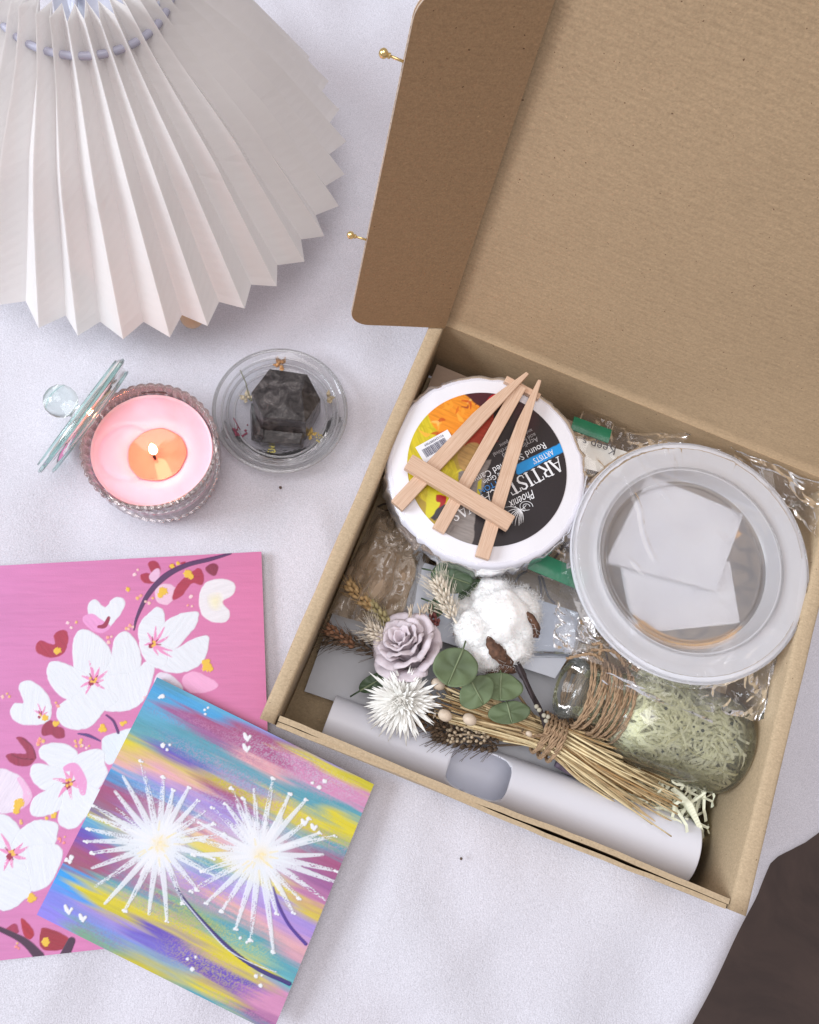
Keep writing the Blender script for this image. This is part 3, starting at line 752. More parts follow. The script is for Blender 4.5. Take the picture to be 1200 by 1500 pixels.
    cv.poly(a([(650, 235), (700, 214), (742, 240), (732, 272), (700, 302), (660, 290)]), (240, 200, 224))
    for L, c in (([(225, 430), (260, 408), (284, 425), (280, 480), (255, 515), (200, 523), (155, 502), (150, 470), (172, 453), (228, 470)], MB_),
                 ([(620, 130), (650, 120), (672, 150), (662, 190), (640, 213), (600, 210), (586, 180), (610, 170), (632, 172)], MB_),
                 ([(735, 230), (770, 190), (800, 165), (832, 150), (853, 180), (845, 219), (800, 215), (760, 268), (722, 280)], MB_),
                 ([(862, 145), (890, 128), (914, 140), (910, 165), (895, 181), (868, 168)], (140, 44, 74)),
                 ([(185, 800), (215, 788), (240, 810), (266, 822), (271, 857), (238, 862), (215, 848), (180, 850), (174, 828)], MA),
                 ([(68, 857), (100, 860), (130, 890), (152, 940), (120, 977), (60, 972), (24, 940), (45, 925), (108, 925), (90, 890)], MA),
                 ([(705, 145), (720, 130), (735, 140), (725, 155)], MB_), ([(755, 130), (775, 122), (770, 140)], MB_)):
        cv.poly(a(L), c, .5, streak=.14)
    cv.stroke(a([(95, 862), (135, 895), (150, 945)]), 1.4, (110, 30, 60)); cv.stroke(a([(50, 930), (85, 945), (140, 950)]), 1.2, (110, 30, 60))
    cv.poly(a([(625, 180), (655, 150), (670, 160), (662, 200), (635, 205)]), (236, 190, 222))
    for L, c in (([(123, 1125), (160, 1150), (197, 1205), (180, 1248), (145, 1235), (128, 1190)], (178, 40, 62)),
                 ([(235, 1200), (245, 1180), (300, 1190), (400, 1240), (395, 1290), (330, 1312), (255, 1308), (228, 1270)], (160, 42, 62)),
                 ([(70, 1160), (100, 1165), (106, 1210), (60, 1212), (30, 1195)], (168, 50, 90))):
        cv.poly(b(L), c, .5, streak=.15)
    # stems
    cv.stroke(a([(560, 408), (575, 350), (620, 260), (690, 185), (780, 137), (880, 112), (966, 88)]), [2.5, 4.5, 7.5, 9, 7, 6, 3], DP, .8)
    cv.stroke(a([(445, 765), (475, 790), (495, 838)]), [2.5, 4, 4.5], (92, 48, 112)); cv.stroke(a([(325, 842), (370, 850), (420, 873)]), [1.5, 5, 2], (86, 60, 128))
    cv.stroke(b([(-20, 1180), (90, 1230), (160, 1275), (225, 1345)]), [7, 9, 12, 16], (72, 40, 70)); cv.stroke(b([(415, 1255), (372, 1345)]), [11, 15], (72, 40, 70))
    # centres
    def centre(x, y, s, dirs):
        for an, L in dirs:
            an = R_(an); cv.stroke([(x, y), (x + L * .5 * math.cos(an), y - L * .5 * math.sin(an)), (x + L * math.cos(an + .1), y - L * math.sin(an + .1))], [3 * s, 4.5 * s, 1.2], PK, .7, .35, seed=int(an * 10))
        for an, L in dirs[::2]:
            an = R_(an + 20); cv.stroke([(x, y), (x + L * .4 * math.cos(an), y - L * .4 * math.sin(an))], [2.6, 1.4], (150, 36, 70), .8)
        cv.dot(x - 3, y + 3, 3.6 * s, (160, 40, 76))
        for k in range(5): cv.dot(x + random.uniform(-4, 4) * s, y + random.uniform(-4, 4) * s, random.uniform(1.2, 2.2) * s, (243, 190, 80))
    centre(390 / 2.857, 780 + 622 / 2.857, 1.1, [(95, 30), (150, 18), (30, 26), (60, 22), (200, 20), (235, 22), (320, 20), (0, 16)])
    centre(640 / 2.857, 780 + 467 / 2.857, 1.0, [(75, 26), (50, 30), (20, 26), (320, 34), (335, 30), (110, 18), (180, 12), (290, 18)])
    centre(405 / 3.947, 1060 + 345 / 3.947, 1.3, [(160, 26), (80, 26), (10, 22), (340, 24), (225, 26), (270, 24), (110, 20)])
    centre(65 / 3.947, 1060 + 758 / 3.947, 1.3, [(110, 34), (20, 28), (40, 24), (240, 26), (340, 24), (150, 20), (270, 20)])
    cv.stroke(b([(380, 260), (430, 255), (470, 330), (480, 400)]), [8, 14, 16, 8], (236, 160, 212), .6, .3)
    centre(172 / 2.857, 780 + 765 / 2.857, .6, [(100, 18), (140, 14), (60, 14), (20, 10)])
    # yellow touches and dots
    for x, y, r in ((682, 248, 7.5), (670, 262, 5), (785, 172, 6.5), (800, 184, 5), (536, 238, 4), (238, 496, 5.5), (248, 494, 4), (188, 775, 5), (232, 800, 4.5), (240, 798, 3.5), (430, 812, 4.5), (424, 826, 4.5), (438, 826, 4), (858, 545, 5), (870, 540, 4.5), (866, 562, 8), (880, 570, 5), (720, 140, 4), (745, 130, 3), (70, 1130, 5), (85, 1135, 5), (512, 800, 4), (525, 795, 3)):
        cv.dot(x / 2.857, 780 + y / 2.857, r * .9, YE)
    for x, y, r in ((115, 455, 6), (100, 480, 6), (95, 505, 5), (120, 460, 5), (265, 1262, 6), (185, 1005, 6), (175, 1020, 4), (200, 1012, 3.5), (310, 535, 4), (318, 525, 3), (270, 548, 2.5)):
        cv.dot(x / 3.947, 1060 + y / 3.947, r, YE)
    for x, y in ((283, 378), (320, 376), (300, 398), (452, 440), (468, 436), (455, 460), (577, 156), (563, 176), (800, 268), (786, 305), (804, 309), (234, 713), (243, 727), (168, 864), (160, 886), (182, 878), (318, 880), (340, 875), (345, 893), (322, 896), (362, 903), (40, 686), (30, 675), (12, 688), (545, 390), (530, 402), (556, 395), (538, 404), (602, 690), (625, 295), (610, 290), (575, 275), (590, 265), (640, 275)):
        cv.dot(x / 2.857, 780 + y / 2.857, random.uniform(1.6, 2.8), random.choice([(246, 200, 190), (244, 170, 150), (240, 190, 120), (250, 214, 220)]))
    for x, y in ((225, 95), (235, 105), (222, 112), (250, 100), (435, 100), (470, 95), (470, 130), (440, 130), (465, 110), (345, 665), (375, 655), (350, 680), (370, 690), (120, 560), (122, 575), (100, 1270), (108, 1300), (95, 1290), (515, 130)):
        cv.dot(x / 3.947, 1060 + y / 3.947, random.uniform(1.5, 2.8), random.choice([(246, 200, 190), (244, 150, 140), (240, 190, 120)]))
# big pink board
zb_ = .006
pTR = at(383, 808, zb_); pR2 = at(391, 1040, zb_); dv = (pR2 - pTR).normalized(); du = Vector((dv.y, -dv.x, 0)); du = du if du.x < 0 else -du
pB = at(100, 1396, zb_); hgt = (pB - pTR).dot(dv)
PW = .235
painted_board('pink_painting', pTR + du * PW, -du * PW, dv * hgt, 500, int(500 * hgt / PW), .0035, pink_painter,
              'pink canvas board painted with white cherry blossoms and dark red buds', 'painting')

def stripe_painter(cv, U_, V_):
    TE = (92, 158, 176); BL = (82, 160, 214); LB = (106, 172, 208); YL = (218, 205, 70); YO = (196, 186, 74); PK = (208, 148, 186); MA = (158, 82, 124); MV = (152, 98, 150); PU = (104, 84, 180); LV = (164, 146, 214); PE = (226, 176, 182); PR = (130, 140, 226); GR = (122, 168, 142); GY = (150, 170, 196)
    cols = {0.0: [(0, (86, 148, 176)), (.04, BL), (.14, LB), (.2, TE), (.25, (110, 160, 165)), (.29, YL), (.34, (215, 190, 130)), (.38, PE), (.42, BL), (.46, (100, 130, 180)), (.49, MA), (.55, (150, 90, 120)), (.585, (130, 120, 150)), (.605, YL), (.64, LB), (.68, PU), (.73, MA), (.775, (150, 90, 110)), (.81, (70, 160, 230)), (.87, (90, 160, 232)), (.91, PR), (1.0, (150, 140, 230))],
            0.25: [(0, LB), (.045, BL), (.07, MA), (.11, MV), (.15, TE), (.2, (96, 150, 180)), (.245, PU), (.29, (210, 190, 120)), (.33, PE), (.38, LV), (.42, (120, 160, 210)), (.46, MA), (.52, MV), (.56, LV), (.6, (190, 170, 190)), (.64, (140, 160, 170)), (.68, MA), (.74, (150, 110, 150)), (.77, TE), (.82, YL), (.87, YO), (.90, LV), (.95, (130, 150, 220)), (1.0, GR)],
            0.5: [(0, (140, 150, 210)), (.04, MA), (.09, (170, 96, 140)), (.13, PE), (.17, TE), (.22, GY), (.26, YO), (.3, MA), (.36, LV), (.42, (190, 160, 200)), (.46, PE), (.52, YL), (.57, TE), (.62, LV), (.68, (190, 150, 190)), (.73, GR), (.77, (150, 170, 130)), (.81, YL), (.86, PU), (.91, (120, 110, 200)), (.95, (140, 170, 190)), (1.0, YO)],
            0.75: [(0, (150, 140, 210)), (.035, YL), (.06, PK), (.11, PK), (.14, TE), (.18, TE), (.22, YL), (.27, YO), (.31, TE), (.35, MA), (.41, MV), (.47, (176, 120, 170)), (.52, YL), (.56, LV), (.62, (176, 150, 214)), (.67, PE), (.72, TE), (.77, (130, 180, 170)), (.81, YL), (.85, (214, 200, 90)), (.89, PU), (.93, (130, 100, 170)), (.965, YL), (1.0, TE)],
            1.0: [(0, (206, 196, 50)), (.035, (200, 190, 60)), (.06, PK), (.095, PK), (.115, TE), (.14, TE), (.165, YL), (.22, YL), (.255, (170, 180, 110)), (.285, TE), (.33, MA), (.37, (160, 90, 130)), (.43, MV), (.50, (190, 130, 170)), (.545, (210, 190, 90)), (.585, LV), (.635, (180, 150, 214)), (.68, PE), (.73, (200, 160, 180)), (.76, TE), (.82, (110, 176, 186)), (.86, PK), (.93, PK), (.97, MV), (1.0, TE)]}
    X, Y = cv.x, cv.y
    W_ = V_ + .035 * (vnoise(U_ * 3, V_ * 5, 1) - .5) + .03 * (vnoise(U_ * 6, V_ * 90, 2) - .5) + .012 * (vnoise(U_ * 14, V_ * 220, 6) - .5)
    W_ = np.clip(W_, 0, 1); ks = sorted(cols); lay = []
    for k in ks:
        st = cols[k]; ps = [s_[0] for s_ in st]; cc = np.array([s2l(s_[1]) for s_ in st])
        # steepen transitions a little
        lay.append(np.stack([np.interp(W_, ps, cc[:, i]) for i in range(3)], -1))
    Uw = U_ + .16 * (vnoise(U_ * 2, V_ * 60, 3) - .5) + .05 * (vnoise(U_ * 8, V_ * 200, 9) - .5)
    Uw = np.clip(Uw, 0, 1)
    out = np.zeros_like(lay[0])
    for i in range(len(ks) - 1):
        t = np.clip((Uw - ks[i]) / (ks[i + 1] - ks[i]), 0, 1); t = np.clip((t - .5) * 2.2 + .5, 0, 1)
        m = (Uw >= ks[i]) & (Uw <= ks[i + 1]); mixd = lay[i] * (1 - t)[..., None] + lay[i + 1] * t[..., None]
        out = np.where(m[..., None], mixd, out)
    st = vnoise(U_ * 10, V_ * 160, 4) * .5 + vnoise(U_ * 30, V_ * 300, 5) * .5
    sat = out.mean(-1, keepdims=True); out = np.clip(sat + (out - sat) * 1.16 + .005, 0.01, 1)
    cv.c[:] = out * (1 + .20 * (st - .5))[..., None]; cv.h[:] = st * .3
    # dry-brushed scumbles
    for i in range(26):
        u0, v0 = random.uniform(0, .8), random.uniform(0, 1); L = random.uniform(.2, .6); wd = random.uniform(.015, .045)
        m = .7 * np.exp(-((U_ - u0 - L / 2) / L * 2) ** 4) * np.exp(-((V_ - v0) / wd) ** 2) * (vnoise(X / 1.4, Y / 1.4, i) > .55)
        cv.over(m * .5, random.choice([YL, PK, LV, TE, (200, 220, 235), MV]))
    WH = (240, 242, 248)
    def burst(cx, cy, rays, seed):
        rr = random.Random(seed)
        d = np.hypot(X - cx, Y - cy)
        cv.over(np.clip(np.exp(-(d / 40) ** 2) * .95, 0, 1), WH); cv.h[:] = np.maximum(cv.h, np.exp(-(d / 30) ** 2) * .6)
        for an, L in rays:
            a = R_(an); dx, dy = math.cos(a), -math.sin(a); k = rr.uniform(-6, 6)
            cv.stroke([(cx + dx * 6, cy + dy * 6), (cx + dx * L * .55 + dy * k * .3, cy + dy * L * .55 - dx * k * .3), (cx + dx * L, cy + dy * L)], [8, 9.5, 7.0, 4.0], (234, 240, 248), 1, rr.uniform(.2, .6), seed=rr.randint(0, 50), alpha=.82)
            if rr.random() < .8:
                ex, ey = cx + dx * (L + 2), cy + dy * (L + 2)
                cv.dot(ex - 1.5, ey, rr.uniform(1.8, 3.2), WH, 1); cv.dot(ex + 2, ey + 1.5, rr.uniform(1.2, 2.4), WH, 1)
        for k in range(22):
            a = rr.uniform(0, 6.28); L = rr.uniform(30, 66); cv.stroke([(cx, cy), (cx + L * math.cos(a), cy + L * math.sin(a))], [6, 5, 2], WH, .8, .3, seed=k, alpha=.8)
        for k in range(34):
            a = rr.uniform(0, 6.28); L = rr.uniform(2, 24); cv.stroke([(cx + L * math.cos(a), cy + L * math.sin(a)), (cx + L * 1.6 * math.cos(a) + 2, cy + L * 1.6 * math.sin(a))], [3.5, 2], (246, 232, 178) if k % 2 else WH, .9, alpha=.55)
        cv.over(np.clip(np.exp(-(np.hypot(X - cx - 2, Y - cy) / 11) ** 2) * .6, 0, 1), (248, 226, 158))
    # stems go under the bursts' outer rays
    cv.stroke([(246, 1268), (258, 1300), (283, 1335), (330, 1384), (372, 1416), (424, 1441)], [3, 4, 5.5, 6, 6, 6.5], (58, 46, 122), .9)
    cv.stroke([(268, 1318), (300, 1356), (335, 1392), (372, 1412), (405, 1424)], 1.5, (225, 232, 245), .9, .3)
    cv.stroke([(400, 1300), (408, 1326), (424, 1356), (448, 1383)], [3, 4.5, 4.5, 5], (80, 52, 150), .9)
    B1 = [(118, 112), (100, 0), (86, 96), (102, 122), (130, 100), (150, 112), (158, 120), (168, 104), (178, 106), (188, 96), (200, 104), (214, 112), (228, 118), (243, 108), (262, 104), (276, 112), (292, 92), (310, 86), (330, 92), (345, 80), (8, 96), (20, 84), (35, 82), (48, 84), (62, 92), (75, 80), (140, 80)]
    B2 = [(113, 104), (95, 96), (80, 112), (64, 98), (50, 104), (36, 88), (20, 92), (14, 112), (0, 92), (348, 112), (340, 120), (325, 116), (312, 84), (300, 96), (286, 88), (278, 142), (264, 124), (252, 112), (236, 98), (222, 104), (208, 112), (196, 86), (180, 96), (166, 100), (152, 98), (135, 96), (124, 88), (106, 84)]
    burst(233, 1236, [x for x in B1 if x[1]], 3); burst(381, 1252, B2, 5)
    for x, y in ((239, 1092), (249, 1091), (245, 1098), (234, 1022), (238, 1020), (300, 1040), (305, 1037), (301, 1046), (458, 1147), (476, 1144), (468, 1153), (102, 1262), (105, 1256), (97, 1259), (275, 1405), (287, 1402), (282, 1420), (375, 1430), (384, 1429), (382, 1444), (352, 1374), (362, 1380)):
        cv.dot(x, y, random.uniform(1.8, 3.6), WH, 1)
    for x, y, s_ in ((100, 1333, 6), (121, 1345, 5), (362, 1080, 5), (361, 1096, 5), (446, 1205, 4), (460, 1212, 4)):
        cv.stroke([(x - s_ * .7, y - s_), (x - s_ * .3, y), (x + s_ * .2, y + s_)], [4.5, 6.5, 2.5], WH, 1); cv.stroke([(x + s_ * .9, y - s_ * .3), (x + s_ * .2, y + s_)], [4.5, 2.5], WH, 1)
z2 = .0115
sTL, sTR, sBR, sBL = at(230, 992, z2), at(548, 1149, z2), at(404, 1502, z2), at(48, 1351, z2)
painted_board('rainbow_painting', sTL, (sTR - sTL), ((sBL - sTL) + (sBR - sTR)) / 2, 330, 340, .0035, stripe_painter,
              'small canvas board of rainbow stripes with two white dandelion bursts', 'painting')

# ------------------------------------------------------------------ text helper
def text_mesh(m, body, org, dx, dy, size, mi=0, shear=0.0, spacing=1.0, ex=1.0):
    """outlined lettering laid in the plane of dx, dy"""
    c = bpy.data.curves.new('t', 'FONT'); c.body = body; c.size = 1; c.shear = shear; c.space_character = spacing; c.resolution_u = 3
    o = bpy.data.objects.new('t', c); col.objects.link(o); dg = bpy.context.evaluated_depsgraph_get(); dg.update()
    me = bpy.data.meshes.new_from_object(o.evaluated_get(dg))
    vs = [Vector(org) + dx * (v.co.x * size * ex) + dy * (v.co.y * size) for v in me.vertices]
    m.add(vs, [tuple(p.vertices) for p in me.polygons], mi)
    wd = max([v.co.x for v in me.vertices] or [0]) * size * ex
    bpy.data.objects.remove(o); bpy.data.curves.remove(c); bpy.data.meshes.remove(me)
    return wd

# ------------------------------------------------------------------ things in the box, low ones first
# added dark brown shreds that stand for the floor's shade, and a dark card at the bottom
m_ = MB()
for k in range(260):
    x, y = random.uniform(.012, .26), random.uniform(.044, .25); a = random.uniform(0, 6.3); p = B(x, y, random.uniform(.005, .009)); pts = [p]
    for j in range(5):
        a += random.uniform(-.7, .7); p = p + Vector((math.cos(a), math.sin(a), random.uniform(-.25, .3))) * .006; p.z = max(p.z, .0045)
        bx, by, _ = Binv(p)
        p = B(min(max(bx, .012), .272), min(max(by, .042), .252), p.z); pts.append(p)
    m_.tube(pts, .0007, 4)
tag(obj('floor_shade_shreds', m_, mat('brown_shred', (.13, .095, .07), .8, .3)), 'dark brown shreds standing in for shade on the bottom of the box', 'shredded paper', kind='stuff')

def slab(name, quad, z, th, m, label, cat, curl=0.0, sub=12, group=None):
    c = [at(x, y, z) for x, y in quad]; mb = MB()
    def fn(u, v, dz):
        p = c[0].lerp(c[1], u).lerp(c[3].lerp(c[2], u), v)
        p.z += dz + curl * (math.sin(u * 3.1) * .5 + v * v) + .0004 * noise.noise(Vector((u * 4, v * 4, quad[0][0])))
        return p
    mb.grid(lambda u, v: fn(u, v, th), sub, sub); mb.grid(lambda u, v: fn(u, v, 0), sub, sub)
    n = (sub + 1) ** 2; L = [i for i in range(sub + 1)] + [j * (sub + 1) + sub for j in range(1, sub + 1)] + [sub * (sub + 1) + i for i in range(sub - 1, -1, -1)] + [j * (sub + 1) for j in range(sub - 1, 0, -1)]
    mb.f += [(L[k], L[k] + n, L[(k + 1) % len(L)] + n, L[(k + 1) % len(L)]) for k in range(len(L))]; mb.m += [0] * len(L)
    o = obj(name, mb, m, smooth=False); tag(o, label, cat, group); return o
M_card = mat('pale_blue_card', (.68, .72, .80), .5, .03)
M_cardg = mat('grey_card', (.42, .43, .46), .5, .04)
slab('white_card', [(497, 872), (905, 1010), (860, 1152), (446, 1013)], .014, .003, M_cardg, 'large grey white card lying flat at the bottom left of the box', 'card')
slab('white_card', [(590, 815), (868, 905), (812, 994), (540, 905)], .030, .002, M_card, 'pale blue card under the cotton boll, its corner near the twine', 'card')
slab('photo_card', [(640, 535), (890, 640), (842, 770), (596, 640)], .030, .0015, mat('tan_card', (.30, .21, .15), .6, .1), 'brown card tucked behind the round canvas by the box corner', 'card')
m_ = MB()
# clear plastic case below the cotton, with rolled edge
M_case = thinglass('clear_plastic_case', (.96, .97, .98), 1, .05, .3, 30, .003, .07, (.8, .85, .95))
q4 = [at(x, y, .040) for x, y in ((700, 800), (868, 858), (850, 962), (740, 960))]
def case_fn(u, v):
    p = q4[0].lerp(q4[1], u).lerp(q4[3].lerp(q4[2], u), v); e = min(u, 1 - u, v, 1 - v)
    p.z -= .006 * max(0, 1 - e * 14) + .0012 * noise.noise(Vector((u * 6, v * 6, 3))); return p
m_.grid(case_fn, 24, 24); o = obj('plastic_case', m_, M_case, solid=.0005)
tag(o, 'clear thin plastic case lying between the cotton boll and the frosted plate', 'case')

# zip pouch with green seals and a printed slip
pouch = thing('zip_pouch', at(840, 740, .034), 'clear pouch with green sealing strips and a slip reading Keep s, beneath the round canvas', 'pouch')
M_green = mat('green_plastic', (.018, .17, .085), .3, .15, 60)
def strip(m, p, q_, wd, th, n=10):
    d = (q_ - p); s_ = Vector((-d.y, d.x, 0)).normalized() * wd
    def f(u, v, o): 
        r = p.lerp(q_, u) + s_ * (v - .5); r.z += o + .0012 * math.sin(math.pi * v) + .0004 * noise.noise(Vector((u * 9, v * 3, 1))); return r
    m.grid(lambda u, v: f(u, v, th), n, 4); m.grid(lambda u, v: f(1 - u, v, 0), n, 4)
m_ = MB(); strip(m_, at(838, 620, .052), at(893, 640, .052), .0095, .001); obj('green_strip', m_, M_green, pouch)
m_ = MB(); strip(m_, at(768, 816, .052), at(858, 853, .052), .0125, .001); obj('green_strip', m_, M_green, pouch)
m_ = MB(); qs = [at(x, y, .0525) for x, y in ((846, 642), (925, 664), (905, 700), (848, 684))]
m_.grid(lambda u, v: qs[0].lerp(qs[1], u).lerp(qs[3].lerp(qs[2], u), v) + UP * (.001 * math.sin(u * 3)), 10, 6); slip = obj('paper_slip', m_, mat('slip_paper', (.78, .77, .72), .5), pouch)
tm = MB(); d0 = (at(858, 655, .0562) - at(899, 668, .0562)).normalized(); u0 = Vector((-d0.y, d0.x, 0))
text_mesh(tm, 'Keep s', at(904, 656, .0562), d0, u0, .0082)
obj('slip_text', tm, mat('print_ink', (.06, .06, .07), .5), slip)
m_ = MB(); qp = [at(x, y, .038) for x, y in ((850, 606), (925, 640), (850, 880), (765, 830))]
m_.grid(lambda u, v: qp[0].lerp(qp[1], u).lerp(qp[3].lerp(qp[2], u), v) + UP * (.006 + .004 * noise.noise(Vector((u * 5, v * 12, 7))) + .002 * noise.noise(Vector((u * 17, v * 30, 7)))), 30, 60)
obj('clear_film', m_, M_film, pouch)

# crumpled translucent tan bag on the left
m_ = MB()
bq = [(552, 742), (640, 782), (598, 930), (482, 898)]
cq = [at(x, y, .03) for x, y in bq]
def bag(u, v):
    p = cq[0].lerp(cq[1], u).lerp(cq[3].lerp(cq[2], u), v)
    e = min(1, min(u, 1 - u, v, 1 - v) * 6)
    rdg = 1 - abs(noise.noise(Vector((u * 3.5, v * 4, 5)))) * 2
    p.z += .012 * e + .010 * e * (rdg - .5) + .004 * noise.noise(Vector((u * 11, v * 9, 8)))
    return p
m_.grid(bag, 60, 80)
o = obj('cellophane_bag', m_, M_bagtan); tag(o, 'crumpled smoky tan cellophane bag by the left wall of the box', 'bag')
m_ = MB(); m_.ico(at(560, 850, .026), .022, 4, fn=lambda p: 1 + .12 * noise.noise(p * 3), ax=UP, k=.5)
tag(obj('kraft_parcel', m_, mat('tan_parcel', (.34, .25, .17), .7, .2, 90)), 'rounded tan parcel wrapped inside the smoky cellophane bag', 'parcel')

# ------------------------------------------------------------------ white paper tube
tr_ = .0188; tr0 = .0128
tA, tB = B(.034, .0170, .0180), B(.2640, .0226, .0245)
tax = (tB - tA).normalized(); tup = (UP - tax * UP.dot(tax)).normalized(); tsd = tax.cross(tup)
TLn = (tB - tA).length
hc = at(697, 1146, .0345); hu = (hc - tA).dot(tax) / TLn
na, nl = 260, 360
def tpt(u, an, r): return tA + tax * (u * TLn) + (tr0 + (tr_ - tr0) * u) * (math.cos(an) * tup + math.sin(an) * tsd)
ha, hb, an0 = .0188 / TLn, 1.02, math.atan2((hc - tA).dot(tsd), (hc - tA).dot(tup)) * 0 + 0.0
def inh(u, an): 
    a = (an + math.pi) % (2 * math.pi) - math.pi
    return abs((u - hu) / ha) ** 3.2 + abs((a - an0) / hb) ** 3.2
def tube_mesh(r0, m, flip):
    base = len(m.v); keep = {}
    for i in range(nl + 1):
        for k in range(na):
            u = i / nl; an = 2 * math.pi * k / na - math.pi
            s_ = inh(u, an)
            if .72 < s_ ** (1 / 3.2) < 1.04:  # pull near-boundary points on to the cut line
                q = s_ ** (1 / 3.2)
                if .93 < q < 1.04: u = hu + (u - hu) / q; an = an0 + (an - an0) / q
            m.v.append(tuple(tpt(u, an, r0)))
    for i in range(nl):
        for k in range(na):
            uc, ac = (i + .5) / nl, 2 * math.pi * (k + .5) / na - math.pi
            if inh(uc, ac) ** (1 / 3.2) < .985: continue
            f = (base + i * na + k, base + i * na + (k + 1) % na, base + (i + 1) * na + (k + 1) % na, base + (i + 1) * na + k)
            m.f.append(f[::-1] if flip else f); m.m.append(0)
m_ = MB(); tube_mesh(tr_, m_, False)
o = obj('paper_tube', m_, M_paperw, solid=.0010)
tag(o, 'glossy white paper tube with a rounded cut-out window, along the front of the box', 'tube')

# ------------------------------------------------------------------ glass bottle with shredded paper and twine
bzc = .036
bA, bB = at(828, 1004, .046), at(1072, 1098, bzc)
bax = (bB - bA).normalized(); BLn = (bB - bA).length
bottle = thing('glass_bottle', (bA + bB) / 2 - UP * .03, 'pale green glass bottle lying on its side, stuffed with pale shredded paper', 'bottle')
Rbt = .0300
bprof = [(.0165, 0), (.0185, .001), (.0190, .005), (.0172, .008), (.0160, .014), (.0165, .024), (.0210, .032), (.0265, .039), (Rbt - .0012, .047), (Rbt, .055), (Rbt, BLn - .012), (Rbt - .0008, BLn - .006), (Rbt - .004, BLn - .001), (Rbt - .010, BLn), (.014, BLn - .003), (0, BLn - .004)]
m_ = MB(); m_.lathe(bprof, bA, bax, 96)
m_.lathe([(max(0, r - .0018) if r > 0 else 0, h + (.0 if h < BLn * .8 else -.0035)) for r, h in bprof], bA, bax, 96)
obj('bottle_glass', m_, M_glassg, bottle)
M_shred = mat('pale_green_shred', (.93, .92, .71), .6, .12, 120)
def add_translucent(m, c, f):
    nt = m.node_tree; p = nt.nodes['Principled BSDF']; t_ = nt.nodes.new('ShaderNodeBsdfTranslucent'); t_.inputs[0].default_value = (*c, 1)
    x = nt.nodes.new('ShaderNodeMixShader'); x.inputs[0].default_value = f; nt.links.new(p.outputs[0], x.inputs[1]); nt.links.new(t_.outputs[0], x.inputs[2]); nt.links.new(x.outputs[0], nt.nodes['Material Output'].inputs[0])
add_translucent(M_shred, (.97, .96, .75), .4)
def shred(m, p, a, L, w_, lim, col_=0):
    pts = []; d = Vector((math.cos(a), math.sin(a), random.uniform(-.3, .3))); s_ = Vector((-d.y, d.x, random.uniform(-.6, .6))).normalized()
    for j in range(7):
        q = lim(p); pts.append((q, s_.copy())); p = p + d * L / 6
        d = (d + Vector((random.uniform(-.6, .6), random.uniform(-.6, .6), random.uniform(-.4, .4)))).normalized(); s_ = (s_ + Vector((0, 0, random.uniform(-.4, .4)))).normalized()
    vs = []
    for q, s in pts: vs += [q - s * w_ / 2, q + s * w_ / 2]
    m.add(vs, [(2 * j, 2 * j + 1, 2 * j + 3, 2 * j + 2) for j in range(6)], col_)
def inbot(p):
    h = min(max((p - bA).dot(bax), .03), BLn - .006); c = bA + bax * h; r = p - bA - bax * (p - bA).dot(bax)
    lim = float(np.interp(h, [q[1] for q in bprof], [q[0] for q in bprof])) - .0022
    if r.length > lim: r = r.normalized() * lim
    return c + r
m_ = MB()
for k in range(1500):
    h = random.uniform(.03, BLn - .01); a = random.uniform(0, 6.3); r = .027 * random.random() ** .25
    p = bA + bax * h + r * (math.cos(a) * bax.cross(UP).normalized() + math.sin(a) * UP)
    shred(m_, p, random.uniform(0, 6.3), random.uniform(.012, .03), .0016, inbot, 1 if random.random() < .1 else 0)
for k in range(46):
    h = random.uniform(.045, BLn - .012); a = random.uniform(.2, 2.9); p = bA + bax * h + (.0262) * (math.cos(a) * bax.cross(UP).normalized() + math.sin(a) * UP)
    m_.ico(inbot(p), random.uniform(.0005, .0012), 1, m=2)
o = obj('shredded_paper', m_, [M_shred, mat('olive_shred', (.52, .50, .30), .7), mat('seed', (.04, .05, .03), .6)], smooth=False)
tag(o, 'pale green shredded paper packed inside the glass bottle', 'shredded paper', kind='stuff')
m_ = MB()
def freelim(p): 
    bx, by, _ = Binv(p); return B(min(max(bx, .012), BW - .0125), min(max(by, .010), BD - .01), max(p.z, .0055))
for k in range(170):
    px, py = random.uniform(900, 1030), random.uniform(1130, 1215)
    if py > 1095 + (px - 880) * .85 + 60: continue
    shred(m_, at(px, py, random.uniform(.008, .034)), random.uniform(0, 6.3), random.uniform(.012, .03), .0019, freelim)
# longer pale curls hanging over the tube's end
for k in range(9):
    p0 = at(985 + k * 4, 1155 + k * 5, .030); p1 = at(1015 + k * 1.5, 1185 + 4 * k, .036); p2 = at(1010 + k * 2.5, 1215 + k * 3, .012)
    cp = smoothpoly([p0, p1, p2], False, 6); s_ = Vector((.0012, .0008, .0005)); vs = []
    for q in cp: vs += [Vector(q) - s_, Vector(q) + s_]
    m_.add(vs, [(2 * j, 2 * j + 1, 2 * j + 3, 2 * j + 2) for j in range(len(cp) - 1)])
o = obj('shredded_paper', m_, mat('loose_shred', (.84, .85, .66), .6, .12, 120), smooth=False)
tag(o, 'loose pale green paper shreds spilling beside the tube below the bottle', 'shredded paper', kind='stuff')
